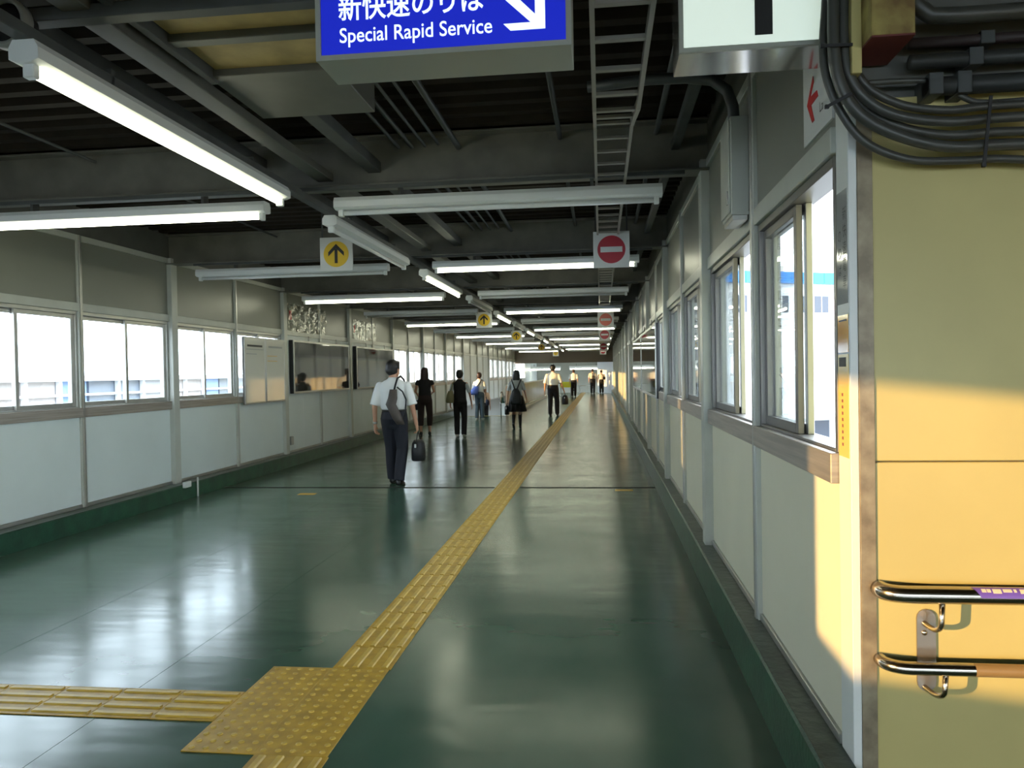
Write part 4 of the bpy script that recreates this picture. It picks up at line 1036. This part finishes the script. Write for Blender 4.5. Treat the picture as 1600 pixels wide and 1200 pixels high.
        for s in 'LR':
            q_ = MB(); m_ = kn[s]*0.6+an[s]*0.4+V((0, -0.02, 0))
            q_.limb(kn[s]+V((0, 0, -0.06)), 0.055, m_, 0.053); q_.limb(m_, 0.053, an[s], 0.040)
            fin(q_, 'sock', M_BLK, vox, 2)
    for s in 'LR':
        f_ = MB(); a_ = an[s]; dp = ps.get(s+'foot', 0.0); cd, sd_ = math.cos(dp), math.sin(dp)
        def F(yy, zz): return a_ + V((0, yy*cd+zz*sd_, zz*cd-yy*sd_))
        f_.loft([(F(-0.055, -0.045), 0.028, 0.030, V((1, 0, 0)), V((0, sd_, cd))), (F(-0.035, -0.035), 0.038, 0.048, V((1, 0, 0)), V((0, sd_, cd))), (F(0.03, -0.038), 0.040, 0.046, V((1, 0, 0)), V((0, sd_, cd))),
                 (F(0.10, -0.050), 0.046, 0.034, V((1, 0, 0)), V((0, sd_, cd))), (F(0.165, -0.058), 0.038, 0.024, V((1, 0, 0)), V((0, sd_, cd))), (F(0.195, -0.064), 0.016, 0.014, V((1, 0, 0)), V((0, sd_, cd)))], 14)
        fin(f_, 'shoe', o_['shoes'], 0)
    def P(v): return Matrix.Rotation(math.radians(head), 3, 'Z') @ (V(v)*k) + V((x, y, z))
    info = {'P': P, 'wr': wr_, 'el': el, 'sh': sh, 'k': k, 'e': e, 'fin': fin}
    return info
def dirv(info, s): return (info['wr'][s]-info['el'][s]).normalized()
def hand_bag(info, s, w_, d_, hh, m, label, name='handbag', drop=0.10, taper=0.75, yoff=0.0):
    """a bag hanging from hand s: body, two-strand handle"""
    V = Vector; g = info['wr'][s] + dirv(info, s)*0.125
    e = empty(name, info['P'](g + V((0, 0, -drop-hh)))); tag(e, label, 'bag')
    P = info['P']; k = info['k']; z1 = g.z-drop; mb = MB()
    rings = []
    for (t_, f_) in ((0.0, 0.86), (0.06, 0.98), (0.5, 1.0), (0.85, (1+taper)/2), (1.0, taper*0.8)):
        rings.append((P((g.x, g.y+yoff, z1-hh+hh*t_)), w_/2*f_*k, d_/2*f_*k))
    mb.loft(rings, 20); b = mb.build('body', m, e, True); 
    hd = MB()
    for dy in (-d_*0.28, d_*0.28):
        hd.tube([P((g.x, g.y+yoff+dy*1.2, z1-0.02)), P((g.x, g.y+dy*0.5, z1+drop*0.7)), P((g.x, g.y, g.z+0.01))], 0.008, 8)
    hd.build('handle', m, e, True)
    mb = MB(); q0 = P((g.x-w_*0.05, g.y+yoff, z1-hh*0.25)); mb.box(q0+V((-0.012, -d_/2*k-0.004, -0.025)), q0+V((0.012, -d_/2*k+0.02, 0.025)), 0.003); mb.build('clasp', M_ALU, e)
    return e
def strap(info, name, e, pts, m, w_=0.018):
    P = info['P']; mb = MB(); mb.tube([P(p) for p in pts], w_, 8); return mb.build(name, m, e, True)

# 1: man in the foreground
man = person('man in white short sleeved shirt and navy trousers carrying a black bag, nearest walker', -2.80, 10.14, 0, 1.70, -4,
             dict(bottom=M_NAVY, sleeve=0.62), dict(Lk=(0.0, 0.10, 0.02), La=(0.0, 0.16, 0.0), Rk=(0.0, 0.04, -0.005), Ra=(0.0, -0.08, 0.0), Lfoot=-0.05, Rfoot=0.10,
             Le=(0.055, -0.06, -0.28), Lw=(0.075, 0.0, -0.53), Re=(0.075, -0.02, -0.28), Rw=(0.10, 0.06, -0.53), yaw=-0.45, lean=-0.02, Rcurl=0.9, Lcurl=0.6), vox=0.009)
wm = MB(); d_ = dirv(man, 'L'); w0 = man['wr']['L']; wm.tube([w0-d_*0.045, w0-d_*0.015], 0.033, 14); man['fin'](wm, 'wrist_watch', M_ALU, 0)
hand_bag(man, 'R', 0.19, 0.28, 0.28, M_BAGK, 'black soft briefcase held in the right hand of the nearest man', 'briefcase', drop=0.10)
sb_ = empty('shoulder_bag', man['P']((0.12, -0.2, 0.95))); tag(sb_, 'taupe bag slung over the right shoulder of the nearest man', 'bag')
P = man['P']; mb = MB()
mb.loft([(P((0.05, -0.165, 1.30)), 0.050, 0.03), (P((0.045, -0.185, 1.18)), 0.065, 0.042), (P((0.02, -0.19, 1.10)), 0.072, 0.045), (P((0.06, -0.19, 1.02)), 0.072, 0.045), (P((0.115, -0.185, 0.90)), 0.068, 0.04), (P((0.15, -0.175, 0.83)), 0.055, 0.03)], 16)
mb.build('body', M_TAUPE, sb_, True)
strap(man, 'strap', sb_, [(0.055, -0.155, 1.28), (0.07, -0.135, 1.36), (0.085, -0.09, 1.448), (0.10, 0.0, 1.472), (0.11, 0.09, 1.43), (0.13, 0.15, 1.30)], M_BAGK, 0.013)
strap(man, 'lower_strap', sb_, [(0.16, -0.16, 0.85), (0.20, -0.13, 1.0), (0.215, -0.13, 1.16), (0.17, -0.145, 1.27), (0.10, -0.16, 1.33)], M_BAGK, 0.010)
# 2: woman with long hair
w2 = person('woman with long dark hair in black top and dark brown cropped trousers', -4.28, 18.3, 0, 1.66, 8,
            dict(top=M_BLK, bottom=M_BRN, female=True, sleeve=0.22, legs='cropped', hairlen=0.26, belt=False, hair=M_HAIRB),
            dict(Le=(0.06, 0.05, -0.25), Lw=(0.03, 0.22, -0.33), Re=(0.05, 0.05, -0.25), Rw=(-0.02, 0.24, -0.30), Lk=(-0.02, 0.02, 0), Rk=(0.02, 0.02, 0), La=(-0.02, 0, 0), Ra=(0.02, 0, 0), Rcurl=0.6, Lcurl=0.7), 0.012)
hand_bag(w2, 'L', 0.20, 0.26, 0.26, M_BAGN, 'navy handbag hanging on the left arm of the long haired woman', drop=0.08)
# 3: woman with short hair and tote
w3 = person('woman with short black hair in black vest and black trousers, tote on shoulder', -3.30, 17.7, 0, 1.58, 0,
            dict(top=M_BLK, bottom=M_BLK, female=True, sleeve=0.0, shoes=M_SNEAK, belt=False),
            dict(Le=(0.06, -0.03, -0.26), Lw=(0.08, 0.05, -0.48), Re=(0.09, -0.04, -0.26), Rw=(0.12, 0.02, -0.50), La=(0, 0.04, 0), Ra=(0.02, -0.08, 0), Rk=(0.01, 0.02, 0)), 0.012)
mb = MB(); 
for s in 'LR': mb.limb(w3['sh'][s]+Vector((0, 0, -0.02)), 0.052, w3['sh'][s].lerp(w3['el'][s], 0.75), 0.050)
w3['fin'](mb, 'sleeves', M_UNI, 0.012, 3)
tt = empty('tote_bag', w3['P']((-0.25, -0.06, 0.85))); tag(tt, 'olive and yellow tote bag on the shoulder of the short haired woman', 'bag')
P = w3['P']; mb = MB()
mb.loft([(P((-0.235, -0.08, 0.87)), 0.085, 0.12), (P((-0.24, -0.08, 0.91)), 0.10, 0.15), (P((-0.235, -0.07, 1.06)), 0.085, 0.14), (P((-0.225, -0.06, 1.17)), 0.05, 0.12)], 18); mb.build('body', M_TOTE, tt, True)
strap(w3, 'strap', tt, [(-0.21, -0.14, 1.14), (-0.16, -0.10, 1.36), (-0.13, -0.02, 1.425), (-0.15, 0.06, 1.36), (-0.22, 0.04, 1.14)], M_TOTE, 0.012)
# 4: jeans and blue bag
j4 = person('person in white tee shirt and blue jeans with a blue bag on the back', -3.86, 24.1, 0, 1.52, -5,
            dict(top=M_SHIRT, bottom=M_JEAN, female=True, sleeve=0.6, shoes=M_SNEAK, belt=False, hair=M_HAIRB), dict(Ra=(0, 0.06, 0), La=(0, -0.06, 0), Re=(0.05, 0.0, -0.26), Rw=(0.03, 0.10, -0.44)), 0.014)
be = empty('shoulder_bag', j4['P']((-0.15, -0.2, 0.9))); tag(be, 'bright blue bag slung across the back of the person in jeans', 'bag')
P = j4['P']; mb = MB()
mb.loft([(P((-0.16, -0.17, 0.90)), 0.12, 0.07), (P((-0.15, -0.19, 0.97)), 0.14, 0.09), (P((-0.12, -0.18, 1.08)), 0.12, 0.08), (P((-0.06, -0.16, 1.20)), 0.06, 0.05)], 18); mb.build('body', M_BAGB, be, True)
strap(j4, 'strap', be, [(-0.05, -0.16, 1.19), (0.05, -0.135, 1.33), (0.10, -0.06, 1.44), (0.11, 0.05, 1.42), (0.05, 0.14, 1.28)], M_BAGN, 0.014)
# 5: person on the stairs
p5 = person('person with long auburn hair in peach top at the head of the stairs', -4.18, 27.05, -0.51, 1.60, 0,
            dict(top=M_PEACH, bottom=M_BLK, female=True, sleeve=0.7, hairlen=0.18, hair=mat('hair_auburn', (0.12, 0.035, 0.015), 0.5), belt=False), dict(La=(0, 0.1, 0), Lk=(0, 0.08, 0)), 0.014)
be = empty('shoulder_bag', p5['P']((0.1, -0.2, 0.9))); tag(be, 'dark bag with a strap on the person going down the stairs', 'bag')
P = p5['P']; mb = MB(); mb.loft([(P((0.16, -0.13, 0.90)), 0.05, 0.05), (P((0.16, -0.14, 1.0)), 0.07, 0.06), (P((0.15, -0.13, 1.12)), 0.05, 0.05)], 14); mb.build('body', M_BAGN, be, True)
strap(p5, 'strap', be, [(0.14, -0.14, 1.10), (0.08, -0.13, 1.30), (0.06, -0.05, 1.45)], M_BAGN, 0.012)
# 6: school girl
gi = person('schoolgirl in pale blouse and black pleated skirt wearing a backpack', -2.23, 20.15, 0, 1.56, 0,
            dict(top=M_UNI, bottom=M_BLK, female=True, sleeve=0.6, legs='skirt', hairlen=0.13, belt=False),
            dict(Lk=(0, 0.06, 0.03), La=(0.0, -0.12, 0.07), Lfoot=0.55, Rk=(0, 0.02, 0), Ra=(0, 0.05, 0), Le=(0.07, -0.02, -0.26), Lw=(0.10, 0.02, -0.48), Re=(0.06, -0.03, -0.25), Rw=(0.10, 0.05, -0.46), Lcurl=0.9), 0.012)
hand_bag(gi, 'L', 0.14, 0.30, 0.26, M_BAGK, 'black school bag held in the left hand of the schoolgirl', 'school_bag', drop=0.07, taper=0.95)
bp_ = empty('backpack', gi['P']((0, -0.2, 0.75))); tag(bp_, 'dark grey backpack on the back of the schoolgirl', 'backpack')
P = gi['P']; M_PACK = mat('backpack_grey', (0.022, 0.026, 0.032), 0.6); mb = MB()
mb.loft([(P((0, -0.22, 0.72)), 0.13, 0.06), (P((0, -0.235, 0.76)), 0.165, 0.085), (P((0, -0.23, 0.92)), 0.155, 0.085), (P((0, -0.20, 1.08)), 0.11, 0.07), (P((0, -0.165, 1.17)), 0.05, 0.045)], 18); mb.build('body', M_PACK, bp_, True)
mb = MB(); c_ = P((0, -0.325, 0.84)); mb.box(c_+Vector((-0.085, -0.012, -0.07)), c_+Vector((0.085, 0.03, 0.07)), 0.01); mb.build('pocket', M_PACK, bp_)
for sg in (-1, 1): strap(gi, 'strap', bp_, [(sg*0.03, -0.17, 1.14), (sg*0.075, -0.145, 1.27), (sg*0.125, -0.10, 1.39), (sg*0.135, -0.01, 1.43), (sg*0.125, 0.09, 1.36), (sg*0.13, 0.12, 1.2)], M_PACK, 0.016)
# 7: second man
m7 = person('man in white shirt and black trousers carrying a black bag, right of the schoolgirl', -1.62, 25.85, 0, 1.74, -6,
            dict(sleeve=0.62), dict(Lk=(0, 0.0, 0), La=(0, -0.08, 0.0), Rk=(0.02, 0.08, 0.02), Ra=(0.03, 0.10, 0), Lfoot=0.1, Re=(0.08, 0.0, -0.27), Rw=(0.15, 0.08, -0.50), Le=(0.06, -0.04, -0.28), Lw=(0.08, 0.0, -0.53), Rcurl=0.9), 0.013)
hand_bag(m7, 'R', 0.22, 0.30, 0.30, M_BAGK, 'black bag held in the right hand of the second man', drop=0.06, taper=0.6)
# 8-10: far walkers
m8 = person('man in white shirt and dark trousers walking past the yellow notice board', -1.60, 45.0, 0, 1.63, 0, dict(sleeve=0.6, hair=M_HAIRB), dict(Ra=(0, 0.1, 0), La=(0, -0.08, 0)), 0.018, 'commuters at the far end')
m9 = person('stout walker in pale shirt at the far end, left of the pair', -0.55, 50.3, 0, 1.66, 0, dict(top=M_PINK, sleeve=0.65, hair=M_HAIRB), dict(Ra=(0, -0.08, 0), La=(0, 0.08, 0)), 0.018, 'commuters at the far end')
m10 = person('walker in peach shirt with a side bag at the far end, right of the pair', 0.02, 51.2, 0, 1.55, 0, dict(top=M_PINK, sleeve=0.65, hair=M_HAIRB), dict(Ra=(0, 0.08, 0), La=(0, -0.06, 0)), 0.018, 'commuters at the far end')
for inf, lb_, sg in ((m9, 'tan bag on the back of the stout far walker', -1), (m10, 'black bag at the right side of the far right walker', 1)):
    be = empty('shoulder_bag', inf['P']((sg*0.1, -0.18, 1.0))); tag(be, lb_, 'bag')
    P = inf['P']; mb = MB(); c_ = (0.05 if sg < 0 else 0.2)
    mb.loft([(P((c_, -0.16, 1.0)), 0.06, 0.05), (P((c_, -0.17, 1.08)), 0.10, 0.07), (P((c_, -0.16, 1.22)), 0.08, 0.06)], 14); mb.build('body', M_TAUPE if sg < 0 else M_BAGK, be, True)
    strap(inf, 'strap', be, [(c_, -0.15, 1.2), (c_*0.5-0.02, -0.135, 1.34), (-0.08, -0.05, 1.45)], M_TAUPE if sg < 0 else M_BAGK, 0.014)
